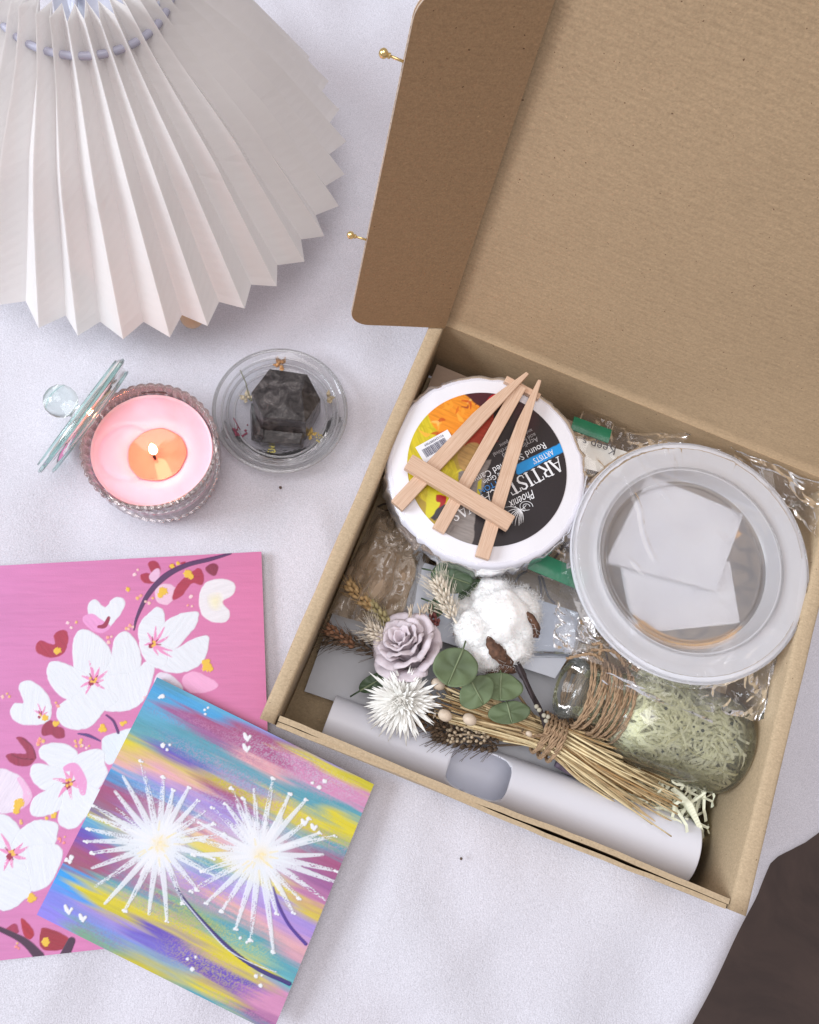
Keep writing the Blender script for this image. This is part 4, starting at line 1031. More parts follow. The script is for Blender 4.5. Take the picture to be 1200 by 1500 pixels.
# twine wound on the bottle neck
def twine_coil(m, loops, r=.0009):
    for pts in loops:
        n = len(pts); P_ = [Vector(p) for p in pts]
        for ph in (0, math.pi):
            q = []
            for i, p in enumerate(P_):
                t = (P_[min(i + 1, n - 1)] - P_[max(i - 1, 0)]).normalized(); a = Vector((0, 0, 1)) if abs(t.z) < .9 else Vector((1, 0, 0)); u = t.cross(a).normalized(); v = t.cross(u)
                s_ = i * .9 + ph; q.append(p + (math.cos(s_) * u + math.sin(s_) * v) * r * .55)
            m.tube(q, r * .62, 6)
m_ = MB(); e1 = bax.cross(UP).normalized(); e2 = e1.cross(bax); lps = []
for k in range(17):
    h0 = .008 + .0017 * k + random.uniform(-.0007, .0007); tl = random.uniform(-.12, .12); ex_ = random.uniform(0, .0022)
    lps.append([bA + bax * (h0 + .02 * tl * math.cos(a * 1)) + (.0205 + ex_ + .0008 * math.sin(3 * a + k)) * (math.cos(a) * e1 + math.sin(a) * e2) for a in np.linspace(k, k + 2 * math.pi, 60)])
for a0, a1 in (((866, 952), (915, 975)), ((884, 968), (830, 965)), ((878, 960), (868, 944))):
    p, q = at(*a0, .070), at(*a1, .064); lps.append([Vector(z) for z in smoothpoly([p, (p + q) / 2 + UP * .004 + Vector((.002, .003, 0)), q], False, 14)])
twine_coil(m_, lps, .0009)
for k in range(160):
    l = random.choice(lps[:17]); p = l[random.randrange(60)]; d = Vector((random.uniform(-1, 1), random.uniform(-1, 1), random.uniform(-.2, 1))).normalized()
    m_.tube([p, p + d * random.uniform(.002, .005)], .00012, 3)
M_twine = mat('jute_twine', (.36, .24, .145), .85, .3, 500)
o = obj('jute_twine', m_, M_twine); tag(o, 'brown jute twine wound round the neck of the glass bottle', 'twine')

# ------------------------------------------------------------------ dried bouquet
bq_ = thing('dried_bouquet', at(800, 1082, .03), 'dried flower bouquet with rose, cotton boll and straw stems tied with twine', 'bouquet')
tie = at(803, 1080, .040)
# stems
m_ = MB(); strawm = [mat('straw_yellow', (.66, .50, .28), .55, .2, 200), mat('straw_pale', (.78, .64, .38), .55, .15, 200), mat('straw_brown', (.40, .24, .10), .6, .2, 200)]
sd = (at(985, 1185, .04) - at(803, 1080, .04)).normalized(); ss = Vector((-sd.y, sd.x, 0))
random.seed(11)
for k in range(150):
    a = random.uniform(-1, 1); hgt_ = random.uniform(-.008, .009)
    p1 = tie + ss * a * .0085 + UP * hgt_
    L = random.uniform(.045, .088); fan = max(-.007, a * .012 + .004 + random.uniform(-.008, .008))
    ex_ = p1 + sd * L + ss * fan * (L / .08) + UP * (random.uniform(-.010, .006) - .004)
    st = tie + (at(640, 1022, .05) - at(803, 1080, .04)) * random.uniform(.3, 1.0) + ss * a * .011 + UP * random.uniform(-.012, .004)
    ex_.z = max(ex_.z, .012)
    mid = p1.lerp(ex_, .5) + UP * random.uniform(-.001, .003) + ss * random.uniform(-.002, .002)
    m_.tube([Vector(v) for v in smoothpoly([st, p1, mid, ex_], False, 4)], random.uniform(.00028, .0006), 5, random.choice([0, 0, 1, 1, 2]))
for k in range(7):  # pale long straws on top
    a = (k - 3) / 3; p1 = tie + ss * a * .007 + UP * .010; ex_ = at(975 + random.uniform(-60, 10), 1168 + a * -14 + random.uniform(-8, 6), .042)
    m_.tube([p1, p1.lerp(ex_, .5) + UP * .002, ex_], .0006, 6, 1)
obj('straw_stems', m_, strawm, bq_)
m_ = MB(); lps = []
for k in range(8):
    c = tie + sd * (-.006 + .0017 * k); lps.append([c + (.0122 + .0007 * math.sin(5 * a + k)) * math.cos(a) * (ss + sd * .12 * (k % 3 - 1)) + (.0125) * math.sin(a) * UP for a in np.linspace(0, 2 * math.pi, 50)])
lps.append([Vector(v) for v in smoothpoly([tie + UP * .0125 - sd * .004, tie + ss * -.006 + UP * .014 - sd * .012, tie - ss * .006 - sd * .02 + UP * .006, tie - ss * .012 - sd * .028], False, 12)])
twine_coil(m_, lps, .0010); obj('twine_wrap', m_, M_twine, bq_)
# dark woody twig of the cotton and a purple-brown one underneath
m_ = MB(); m_.tube([Vector(v) for v in smoothpoly([at(748, 958, .058), at(764, 985, .056), at(778, 1015, .054), at(792, 1042, .050), at(803, 1076, .046)], False, 6)], [.0022] * 8 + [.0016] * 17, 10)
m_.tube([at(770, 995, .057), at(788, 1040, .052)], .0010, 8); m_.tube([at(752, 962, .060), at(775, 1010, .058), at(786, 1036, .054)], .0008, 6)
for x, y in ((790, 1040), (797, 1048), (803, 1050), (800, 1056), (786, 1035)): m_.ico(at(x, y, .056), .0014, 2, m=1)
obj('woody_twig', m_, [mat('dark_bark', (.045, .032, .035), .7, .3, 300), mat('grey_bud', (.45, .42, .33), .8)], bq_)
m_ = MB(); m_.tube([Vector(v) for v in smoothpoly([at(815, 1118, .030), at(858, 1142, .028), at(900, 1160, .028), at(950, 1185, .026)], False, 6)], .0024, 9)
m_.tube([at(830, 1126, .031), at(872, 1138, .034), at(905, 1160, .030)], .0013, 8)
obj('woody_twig', m_, mat('purple_bark', (.12, .09, .13), .7, .3, 200), bq_)

def petal_sheet(m, c, ax, phi, r0, r1, h0, h1, wid, curl, n=14, mi=0, seed=0):
    ax = ax.normalized(); a = Vector((1, 0, 0)) if abs(ax.x) < .9 else Vector((0, 1, 0)); u = (a - ax * a.dot(ax)).normalized(); v = ax.cross(u)
    def f(s, t):
        s2 = s * 2 - 1; w_ = wid * (math.sin(min(1, t * 1.5) * math.pi / 2)) * (1 - .25 * t ** 6)
        an = phi + s2 * w_; edge = t ** 3
        r = r0 + (r1 - r0) * t ** 1.2 + curl * edge * (1 - .3 * s2 * s2) + .0009 * noise.noise(Vector((s * 4 + seed, t * 3, seed * 1.7)))
        h = h0 + (h1 - h0) * math.sin(t * math.pi / 2) - curl * .5 * edge - (.0035 * s2 * s2 * t) + .0020 * noise.noise(Vector((s * 4, t * 2 + seed, seed))) + .0006 * noise.noise(Vector((s * 12, t * 6 + seed, seed)))
        return c + ax * h + r * (math.cos(an) * u + math.sin(an) * v)
    m.grid(f, n, n, mi)
# rose
random.seed(21)
rc_ = at(608, 966, .040); rax = Vector((-.42, .42, .72)).normalized()
M_rose = mat('dusty_lilac_petal', (.68, .59, .63), .8, .14, 120, 420, .5, .0008, .1)
m_ = MB(); k = 0
for layer, (n, r1, h1, wd, cu) in enumerate([(3, .0035, .026, 1.5, .0003), (4, .0065, .027, 1.0, .0006), (5, .0095, .0265, .95, .0010), (5, .0125, .025, .85, .0018), (6, .0160, .022, .75, .0030), (6, .0195, .015, .7, .0035)]):
    for i in range(n):
        k += 1; petal_sheet(m_, rc_, rax, 2 * math.pi * i / n + layer * .7 + random.uniform(-.15, .15), .001 + .0008 * layer, r1 * random.uniform(.93, 1.07), -.004 - .0015 * layer, h1 * random.uniform(.93, 1.05), wd, cu * random.uniform(.6, 1.4), seed=k)
obj('rose', m_, M_rose, bq_, solid=.0004)
# spiky everlasting daisy
m_ = MB(); random.seed(5); fc = at(590, 1026, .048); fax = Vector((-.35, -.18, .9)).normalized()
fu = fax.cross(Vector((0, 1, 0))).normalized(); fv = fax.cross(fu)
m_.ico(fc + fax * .002, .0055, 3)
for k in range(240):
    t = random.random(); an = random.uniform(0, 6.283); el = R_(2 + 80 * t ** 1.4); L = .0208 * (1 - .45 * t) * random.uniform(.8, 1.15)
    d = (math.cos(el) * (math.cos(an) * fu + math.sin(an) * fv) + math.sin(el) * fax).normalized(); s_ = d.cross(fax).normalized(); nn_ = s_.cross(d)
    wd = random.uniform(.0009, .0015); c0 = fc + d * .002
    ps = [(0, .6), (.35, 1), (.7, .75), (1, .05)]; vs = []
    for q, w_ in ps:
        cc = c0 + d * L * q + nn_ * (.0022 * q * q) * random.uniform(.3, 1.3); vs += [cc - s_ * wd * w_ + nn_ * wd * .5 * w_, cc, cc + s_ * wd * w_ + nn_ * wd * .5 * w_]
    m_.add(vs, [(3 * j, 3 * j + 1, 3 * j + 4, 3 * j + 3) for j in range(3)] + [(3 * j + 1, 3 * j + 2, 3 * j + 5, 3 * j + 4) for j in range(3)])
M_daisy = mat('ivory_petal', (.93, .92, .88), .6, .04, 90, bst=0)
obj('everlasting_flower', m_, M_daisy, bq_, solid=.0002)
# cotton boll
m_ = MB(); random.seed(9)
cc_ = [((700, 925), .060, .0150), ((735, 912), .062, .0215), ((757, 897), .058, .0160), ((712, 950), .058, .0150), ((745, 945), .060, .0150), ((722, 884), .054, .0165), ((690, 900), .050, .012)]
def lump(sd_): return lambda p: 1 + .15 * noise.noise(p * 1.7 + Vector((sd_, 0, 0))) + .04 * noise.noise(p * 4 + Vector((0, sd_, 0))) + .015 * noise.noise(p * 11)
for i, ((x, y), z, r) in enumerate(cc_): m_.ico(at(x, y, z - r * .55), r * .93, 5, fn=lump(i * 3.3))
hs = MB()
for i, ((x, y), z, r) in enumerate(cc_):
    c = at(x, y, z - r * .55)
    for k in range(900):
        d = Vector((random.gauss(0, 1), random.gauss(0, 1), abs(random.gauss(0, 1)) * .8 + .05)).normalized(); d.z = d.z
        p = c + d * r * .93 * lump(i * 3.3)(d); t = (d + Vector((random.gauss(0, .8), random.gauss(0, .8), random.gauss(0, .8)))).normalized()
        L = random.uniform(.0010, .0034) * (2.2 if k % 12 == 0 else 1); hs.tube([p - d * .0004, p + t * L * .6 + d * .0005, p + (t + Vector((random.gauss(0, .5), random.gauss(0, .5), random.gauss(0, .5)))) * L * .8],   .00008, 3, caps=False)
M_cot = mat('cotton_fluff', (.90, .89, .88), .95, .03, 30, 500, .5, .0008, .15)
cot = obj('cotton_boll', m_, M_cot, bq_); obj('cotton_fuzz', hs, M_cot, cot)
m_ = MB()
def bract(m, pts, w_, lift):
    P_ = smoothpoly([at(x, y, z) for x, y, z in pts], False, 6); n = len(P_); vs = []
    for i, p in enumerate(P_):
        t = (P_[min(i + 1, n - 1)] - P_[max(i - 1, 0)]); s_ = np.array([-t[1], t[0], 0]); s_ /= np.linalg.norm(s_) + 1e-9; tt = i / (n - 1); ww = w_ * 1.25 * (min(1, tt * 2.2) ** .8) * (1 - .35 * tt) * (1 + .35 * noise.noise(Vector((i * .9, w_ * 999, 1))))
        vs += [Vector(p - s_ * ww), Vector(p) + UP * lift * ww, Vector(p + s_ * ww)]
    m.add(vs, [(3 * j, 3 * j + 1, 3 * j + 4, 3 * j + 3) for j in range(n - 1)] + [(3 * j + 1, 3 * j + 2, 3 * j + 5, 3 * j + 4) for j in range(n - 1)])
bract(m_, [(715, 932, .0665), (722, 948, .067), (736, 962, .065), (752, 968, .060)], .0042, .5)
bract(m_, [(757, 893, .0665), (774, 901, .067), (786, 920, .063), (784, 934, .058)], .0022, .6)
bract(m_, [(690, 975, .046), (712, 972, .052), (740, 975, .055), (756, 970, .054)], .006, .4)
bract(m_, [(664, 928, .050), (668, 929, .055), (672, 927, .052)], .0012, .4)
obj('seed_husk', m_, mat('brown_husk', (.13, .065, .04), .85, .5, 300, 400, .8, .0015), bq_, solid=.0005)
# eucalyptus leaves
M_leaf = mat('eucalyptus_leaf', (.125, .170, .085), .66, .34, 45, 260, .3, .0006)
M_leafd = mat('dark_leaf', (.055, .095, .045), .5, .2, 50, 160, .25, .0006)
M_vein = mat('leaf_vein', (.22, .27, .15), .6, .1)
def leaf(cx, cy, z, rx, ry, rot, tilt, m_l, seed=0):
    m = MB(); c = at(cx, cy, z); sc_ = (at(cx + 10, cy, z) - c).length / 10; rot = R_(rot)
    e_1 = Vector((math.cos(rot), -math.sin(rot), tilt[0])).normalized(); e_2 = Vector((math.sin(rot), math.cos(rot), tilt[1])).normalized(); nz = e_1.cross(e_2)
    def f(u, v):
        a = 2 * math.pi * u; w_ = 1 + .05 * math.cos(2 * a + seed) + .03 * noise.noise(Vector((math.cos(a) * 2, math.sin(a) * 2, seed)))
        p = c + e_1 * math.cos(a) * v * rx * sc_ * w_ + e_2 * math.sin(a) * v * ry * sc_ * w_
        cup = (.05 + .09 * math.sin(seed * 2.3)) * rx * sc_ * v * v + .10 * rx * sc_ * v * v * math.sin(a + seed) * math.sin(seed); vein = 0 
        return p + nz * (cup + vein + .0007 * math.sin(a * 5 + v * 3 + seed) * v)
    m.grid(f, 48, 10); m.tube([Vector(f(.5, q)) + nz * .0003 for q in (.98, .6, .3, .02)] + [Vector(f(0, q)) + nz * .0003 for q in (.3, .6, .9)], [.0004, .0004, .00035, .0003, .00025, .0002, .0001], 5, 1); st = c - e_1 * rx * sc_ * 1.0; m.tube([st, st - e_1 * .006 - UP * .004], .0004, 6)
    obj('leaf', m, [m_l, M_vein], bq_, solid=.0003)
leaf(667, 978, .066, 29, 33, 115, (.10, .12), M_leaf, 1)
leaf(699, 1014, .062, 21, 28, 60, (-.15, .1), M_leaf, 2)
leaf(733, 1006, .058, 21, 32, 95, (.15, -.1), M_leaf, 3)
leaf(746, 1044, .055, 17, 30, 80, (.2, .0), M_leaf, 4)
leaf(662, 846, .052, 30, 24, 20, (.1, .2), M_leafd, 5)
leaf(690, 868, .048, 22, 15, -50, (.2, -.1), M_leafd, 6)
leaf(636, 803, .046, 26, 12, 20, (.0, .1), M_leafd, 7)
leaf(548, 1000, .036, 24, 12, -30, (.1, .0), M_leafd, 8)
leaf(642, 888, .046, 12, 18, 30, (.1, .1), M_leafd, 9)
m_ = MB(); m_.tube([Vector(v) for v in smoothpoly([at(640, 968, .058), at(650, 1000, .05), at(672, 1030, .045), at(740, 1062, .040), at(800, 1080, .040)], False, 8)], .0012, 8)
m_.tube([at(690, 1020, .05), at(735, 985, .054), at(790, 1060, .046)], .0009, 7); m_.ico(at(640, 966, .061), .0014, 2)
obj('leaf_stem', m_, mat('leaf_stem', (.24, .17, .09), .6, .2), bq_)
# ears of grain and fluffy grasses
def ear(name, pts, n, gl, gw, mt, spread=.8, awn=0, rad_=.0022, stem=None):
    P_ = [Vector(v) for v in smoothpoly([at(*p) for p in pts], False, 12)]; N = len(P_); m = MB(); m.tube(P_, .0006, 5)
    for k in range(n):
        t = (k + .5) / n; i = min(N - 2, int(t * (N - 1))); p = P_[i]; d = (P_[0] - P_[-1]).normalized() if False else (P_[i] - P_[i + 1]).normalized()
        a = k * 2.4; u = d.cross(UP).normalized(); v = d.cross(u); o_ = math.cos(a) * u + math.sin(a) * v
        g = (d + o_ * spread).normalized(); sz = (math.sin(math.pi * (.15 + .8 * t))) * .5 + .6; c = p + o_ * rad_ * sz + g * gl * .3
        m.ico(c, gw, 1, ax=g, k=gl / gw * .5)
        for q in range(awn): m.tube([c, c + (g + Vector((random.uniform(-.2, .2), random.uniform(-.2, .2), random.uniform(-.1, .3)))) * gl * random.uniform(1.2, 2.2)], .00013, 3)
    if stem: m.tube([P_[-1], at(*stem)], .0007, 6)
    obj(name, m, mt, bq_)
Mw = mat('golden_wheat', (.50, .33, .15), .6, .25, 250); Mcr = mat('cream_grass', (.80, .72, .60), .7, .12, 200); Mdk = mat('dark_seedhead', (.13, .09, .06), .8, .4, 300); Mol = mat('olive_wheat', (.42, .36, .18), .65, .2, 250)
ear('wheat_ear', [(512, 858, .040), (528, 875, .042), (548, 893, .042)], 26, .0052, .0013, Mw, .45, 1, .0018, (600, 940, .04))
ear('wheat_ear', [(545, 888, .042), (560, 905, .043), (576, 922, .042)], 24, .0052, .0013, Mol, .45, 1, .0018, (610, 960, .04))
ear('grass_plume', [(640, 852, .060), (651, 876, .060), (664, 905, .056)], 75, .0052, .0008, Mcr, .75, 2, .0026, (690, 950, .05))
ear('grass_plume', [(540, 920, .046), (556, 930, .047), (572, 942, .044)], 60, .0046, .0008, Mcr, .9, 2, .0022, (600, 970, .04))
ear('seed_head', [(478, 935, .032), (510, 938, .034), (560, 958, .034)], 60, .0052, .0009, Mdk, .8, 2, .0022, (600, 980, .036))
ear('seed_head', [(482, 922, .036), (500, 932, .036), (520, 946, .036)], 26, .0045, .0012, mat('rust_seed', (.32, .16, .09), .7, .3), .6, 1, .0016)
ear('seed_head', [(640, 1072, .036), (680, 1082, .036), (730, 1092, .032)], 90, .0050, .0010, Mdk, 1.0, 2, .0036, (790, 1090, .032))
ear('seed_head', [(658, 1078, .042), (685, 1076, .042), (715, 1082, .040)], 46, .0026, .0011, mat('beige_seed', (.50, .40, .28), .8, .25, 300), 1.0, 0, .0032)
ear('seed_head', [(618, 1052, .036), (645, 1064, .036), (680, 1072, .034)], 60, .0048, .0009, mat('brown_seed', (.20, .13, .08), .8, .4), 1.0, 1, .0034)
ear('seed_head', [(630, 905, .050), (640, 918, .050)], 18, .0036, .0011, mat('burgundy_bud', (.20, .055, .05), .7, .3), .9, 1, .0024)
m_ = MB()
for x, y, z in ((652, 1048, .058), (688, 1054, .058), (775, 1075, .056), (642, 1002, .056)):
    m_.ico(at(x, y, z), .0034 if x < 700 else .0016, 3, ax=sd, k=1.25)
    p = at(x, y, z); m_.tube([p, tie + UP * .008], .0006, 5, 1)
    m_.tube([p - sd * .0036, p - sd * .0044], [.0008, .0012], 6, 2)
obj('seed_pod', m_, [mat('pale_pod', (.66, .54, .42), .5, .15, 200), strawm[0], mat('pod_mouth', (.12, .08, .05), .8)], bq_)
m_ = MB()
for k in range(34):   # fine cream florets tucked behind the rose and daisy
    px, py = random.uniform(596, 640), random.uniform(1005, 1045); p = at(px, py, .050); d = Vector((random.uniform(-1, 1), random.uniform(-1, 1), random.uniform(.1, .6))).normalized()
    m_.tube([p, p + d * .004], [.0009, .0002], 5)
obj('floret_cluster', m_, mat('tan_floret_b', (.66, .56, .44), .7, .3), bq_); m_ = MB()
for k in range(20):
    p = at(random.uniform(598, 632), random.uniform(895, 915), .052); d = Vector((random.uniform(-.6, .4), random.uniform(.3, 1), random.uniform(0, .4))).normalized(); m_.tube([p, p + d * .006], [.0007, .0002], 5)
obj('floret_cluster', m_, mat('tan_floret', (.66, .56, .44), .7, .3), bq_)

# ------------------------------------------------------------------ round canvas with label
ZC = .071; RC = (at(858, 687, ZC) - at(569, 687, ZC)).length / 2; Cc = at(714, 687, ZC)
canv = thing('round_canvas', (Cc.x, Cc.y, ZC - .018), 'round white stretched canvas in shrink wrap with a black and colourful paper label', 'canvas')
m_ = MB(); m_.lathe([(0, 0), (RC - .001, 0), (RC - .0003, .001), (RC, .003), (RC, .0165), (RC - .0008, .0177), (RC - .002, .018), (0, .018)], (Cc.x, Cc.y, ZC - .018), n=160); obj('canvas_disc', m_, M_canvw, canv)
Lc_ = at(714.5, 685, ZC + .0004); RL = (at(831, 685, ZC) - at(598, 685, ZC)).length / 2
tdx = (at(720, 660 + 40, ZC) - at(800, 660, ZC)).normalized(); tdy = Vector((-tdx.y, tdx.x, 0))
# label: printed picture as pigment on a fine disc
NG = 230; gx = np.linspace(-1, 1, NG + 1); GX, GY = np.meshgrid(gx, gx)
rr2 = np.maximum(np.abs(GX), np.abs(GY)); ln_ = np.hypot(GX, GY) + 1e-9; sx_, sy_ = GX * rr2 / ln_, GY * rr2 / ln_   # square to disc
g = np.zeros(GX.shape + (3,)); g[..., 0] = Lc_.x + sx_ * RL; g[..., 1] = Lc_.y + sy_ * RL; g[..., 2] = ZC + .0004
PX, PY = projn(g); cv = Canvas(PX, PY); cv.c[:] = s2l((50, 44, 46))
c4 = lambda L: [(540 + x / 3.3333, 510 + y / 3.3333) for x, y in L]
random.seed(31)
cv.poly(c4([(640, 200), (560, 420), (430, 640), (480, 960), (150, 960), (150, 150), (640, 150)]), (176, 150, 60), 0, False)
def folds(pts, c1, c2, n, seed, wd=9):
    rr = random.Random(seed); pl_ = np.array(c4(pts)); cv.poly(c4(pts), c1, 0, streak=.25)
    x0, y0 = pl_.min(0); x1, y1 = pl_.max(0)
    for k in range(n):
        a = rr.uniform(x0, x1); b = rr.uniform(y0, y1); an = rr.uniform(0, 6.3); L = rr.uniform(8, 20)
        cv.stroke([(a, b), (a + L * .5 * math.cos(an) + 3, b + L * .5 * math.sin(an)), (a + L * math.cos(an + .5), b + L * math.sin(an + .5))], [1.5, rr.uniform(3, wd * .6), 1], c2[k % len(c2)], 0, alpha=.8)
folds([(430, 640), (480, 560), (640, 560), (540, 720), (520, 830), (500, 960), (380, 960), (360, 850), (430, 760)], (142, 134, 130), [(120, 112, 110), (160, 150, 146)], 8, 1)
folds([(200, 400), (290, 320), (340, 380), (330, 480), (420, 560), (430, 680), (300, 760), (200, 640)], (208, 190, 40), [(226, 214, 60), (170, 150, 30), (196, 180, 30), (120, 120, 30)], 16, 2)
folds([(330, 620), (420, 600), (430, 740), (330, 820), (290, 780)], (214, 200, 44), [(226, 214, 60), (180, 160, 30)], 6, 7)
folds([(290, 320), (340, 250), (450, 220), (540, 260), (560, 330), (520, 420), (430, 450), (350, 420)], (236, 146, 40), [(250, 180, 70), (214, 104, 26), (246, 196, 110), (196, 70, 24), (240, 160, 50)], 26, 3, 11)
folds([(540, 320), (600, 250), (600, 420), (500, 540), (450, 520)], (170, 60, 40), [(140, 34, 36), (196, 110, 60), (120, 60, 44)], 10, 4)
cv.poly(c4([(470, 215), (600, 205), (620, 260), (560, 290), (500, 250)]), (74, 30, 40), 0)
cv.poly(c4([(560, 285), (600, 230), (650, 225), (610, 290), (570, 310)]), (196, 30, 44), 0)
cv.poly(c4([(440, 500), (520, 460), (560, 520), (500, 590), (450, 590)]), (176, 140, 84), 0, streak=.3)
cv.poly(c4([(290, 810), (300, 760), (350, 745), (330, 840)]), (60, 54, 60), 0); cv.poly(c4([(310, 720), (380, 725), (360, 780), (320, 770)]), (166, 40, 44), 0)
cv.poly(c4([(300, 640), (340, 640), (330, 740), (350, 760), (300, 830), (280, 800)]), (214, 206, 50), 0); cv.poly(c4([(330, 790), (400, 760), (380, 860), (330, 830)]), (66, 62, 68), 0)
cv.poly(c4([(535, 650), (555, 640), (545, 720), (530, 715)]), (200, 190, 50), 0, False)
# black field on the right of a line along the lettering's up direction
bl = [(520, 960), (560, 720), (575, 600), (640, 470), (720, 330), (660, 200), (1000, 150), (1100, 600), (900, 1000)]
cv.poly(c4(bl), (46, 41, 44), 0, False, streak=.05)
cv.poly(c4([(820, 340), (760, 240), (650, 220), (720, 360), (770, 420)]), (70, 44, 50), 0, streak=.2, edge=10)
cv.poly(c4([(720, 570), (945, 460), (962, 500), (735, 618), (722, 612)]), (38, 150, 222), 0, False, streak=.02)
me = bpy.data.meshes.new('paper_label'); o3 = ORG[canv.name]; idx = np.arange((NG + 1) ** 2).reshape(NG + 1, NG + 1)
f = np.stack([idx[:-1, :-1], idx[:-1, 1:], idx[1:, 1:], idx[1:, :-1]], -1).reshape(-1, 4)
me.from_pydata((g.reshape(-1, 3) - np.array(o3)).tolist(), [], f.tolist())
ca = me.color_attributes.new('paint', 'FLOAT_COLOR', 'POINT'); ca.data.foreach_set('color', np.concatenate([cv.c, cv.h[..., None] * 0], -1).reshape(-1).astype(np.float32)); me.materials.append(M_label); me.update()
lab = bpy.data.objects.new('paper_label', me); col.objects.link(lab); lab.parent = canv; ORG[lab.name] = o3
# lettering
tm = MB(); ZL = ZC + .0008
def LP(cx, cy): return at(540 + cx / 3.3333, 510 + cy / 3.3333, ZL)
# serif capitals drawn as thick and thin strokes
SER = {'A': ([((.0, 0), (.36, 1), .07), ((.38, 1), (.72, 0), .16), ((.14, .34), (.56, .34), .06), ((-.08, .02), (.16, .02), .05), ((.54, .02), (.88, .02), .05)], .84),
       'R': ([((.16, 0), (.16, 1), .16), ((.16, .97), (.44, .97), .06), ((.44, .97), (.6, .88), .09), ((.6, .9), (.6, .62), .15), ((.6, .62), (.44, .52), .09), ((.16, .52), (.46, .52), .06), ((.36, .52), (.72, .02), .15), ((.02, .02), (.3, .02), .05), ((.02, .98), (.2, .98), .05), ((.64, .02), (.86, .02), .05)], .84),
       'T': ([((.36, 0), (.36, 1), .16), ((.0, .97), (.72, .97), .06), ((.02, .98), (.0, .76), .06), ((.70, .98), (.72, .76), .06), ((.2, .02), (.52, .02), .05)], .78),
       'I': ([((.2, 0), (.2, 1), .16), ((.04, .02), (.36, .02), .05), ((.04, .98), (.36, .98), .05)], .46),
       'S': ([((.5, .78), (.48, .93), .07), ((.48, .93), (.3, 1.0), .08), ((.3, 1.0), (.12, .9), .10), ((.12, .9), (.10, .72), .14), ((.10, .72), (.28, .56), .15), ((.28, .56), (.46, .42), .15), ((.46, .42), (.5, .24), .15), ((.5, .24), (.4, .06), .11), ((.4, .06), (.22, 0), .08), ((.22, 0), (.04, .06), .07), ((.04, .06), (.03, .26), .06)], .62),
       'C': ([((.62, .74), (.6, .92), .07), ((.6, .92), (.38, 1), .07), ((.38, 1), (.16, .84), .11), ((.16, .84), (.10, .5), .16), ((.10, .5), (.16, .16), .15), ((.16, .16), (.38, 0), .10), ((.38, 0), (.62, .12), .07)], .74),
       'N': ([((.1, 0), (.1, 1), .07), ((.1, 1), (.64, 0), .16), ((.64, 0), (.64, 1), .07), ((0, .98), (.2, .98), .05), ((.54, .98), (.76, .98), .05), ((0, .02), (.2, .02), .05)], .82),
       'V': ([((.02, 1), (.36, 0), .16), ((.36, 0), (.7, 1), .07), ((-.06, .98), (.18, .98), .05), ((.56, .98), (.82, .98), .05)], .8), ' ': ([], .4)}
def serif(m, s, org, size, mi=0):
    x = 0; lift = 0
    for ch in s:
        st, adv = SER[ch]
        for (a, b, w_) in st:
            lift += 1
            p = Vector(org) + tdx * ((x + a[0]) * size) + tdy * (a[1] * size); q = Vector(org) + tdx * ((x + b[0]) * size) + tdy * (b[1] * size)
            d = (q - p).normalized(); s_ = Vector((-d.y, d.x, 0)) * w_ * size / 2; e = d * w_ * size * .22; z_ = UP * (.00001 * (lift % 9))
            m.add([p - s_ - e + z_, q - s_ + e + z_, q + s_ + e + z_, p + s_ - e + z_], [(0, 1, 2, 3)], mi)
        x += adv
serif(tm, 'ARTIST', LP(923, 530), .0088, 0); serif(tm, 'CANVAS', LP(620, 683), .0070, 0)
text_mesh(tm, "ARTISTS'", LP(896, 494), tdx, tdy, .0049, 0, ex=.80)
text_mesh(tm, 'Round Stretched Canvas', LP(858, 458), tdx, tdy, .0060, 0, ex=.92)
text_mesh(tm, 'Fine Grain', LP(672, 590), tdx, tdy, .0040, 0)
text_mesh(tm, 'COTTON', LP(678, 618), tdx, tdy, .0048, 1)
text_mesh(tm, 'Acrylic primed', LP(822, 432), tdx, tdy, .0043, 2); text_mesh(tm, 'acid free and archival', LP(812, 412), tdx, tdy, .0036, 2); text_mesh(tm, 'and ready to paint', LP(796, 392), tdx, tdy, .0032, 2)
text_mesh(tm, 'Phoenix', LP(800, 690), tdx, tdy, .0076, 0, .35, ex=.68)
# feathered bird emblem in fine white lines
ec = LP(740, 800); es = .0095
for k, (a0, L, cv_) in enumerate([(200, 1.2, .5), (215, 1.3, .4), (232, 1.35, .3), (250, 1.25, .2), (268, 1.2, -.1), (285, 1.1, -.3), (300, 1.0, -.4), (180, 1.1, .6), (165, 1.1, .5), (150, 1.2, .4), (20, .6, .4), (345, .7, .3)]):
    a = R_(a0); p0 = ec + Vector((.15, .5, 0)) * es * .3; pts = []
    for t in np.linspace(0, 1, 8):
        an = a + cv_ * t; pts.append(p0 + Vector((math.cos(an), math.sin(an), 0)) * es * L * t * .85)
    tm.tube([p + UP * .0002 for p in pts], [.00008, .0002, .00026, .00026, .00024, .0002, .00014, .00006], 4, 0)
for r in (.22, .42): tm.tube([ec + Vector((.004 + r * es * math.cos(a), .0035 + r * es * .8 * math.sin(a), .0002)) for a in np.linspace(0, 4.4, 14)], .00018, 4, 0)
obj('label_print', tm, [mat('white_ink', (.85, .86, .88), .4, bst=0), mat('blue_ink', (.05, .25, .62), .4, bst=0), mat('grey_ink', (.42, .40, .41), .4, bst=0)], lab, False)
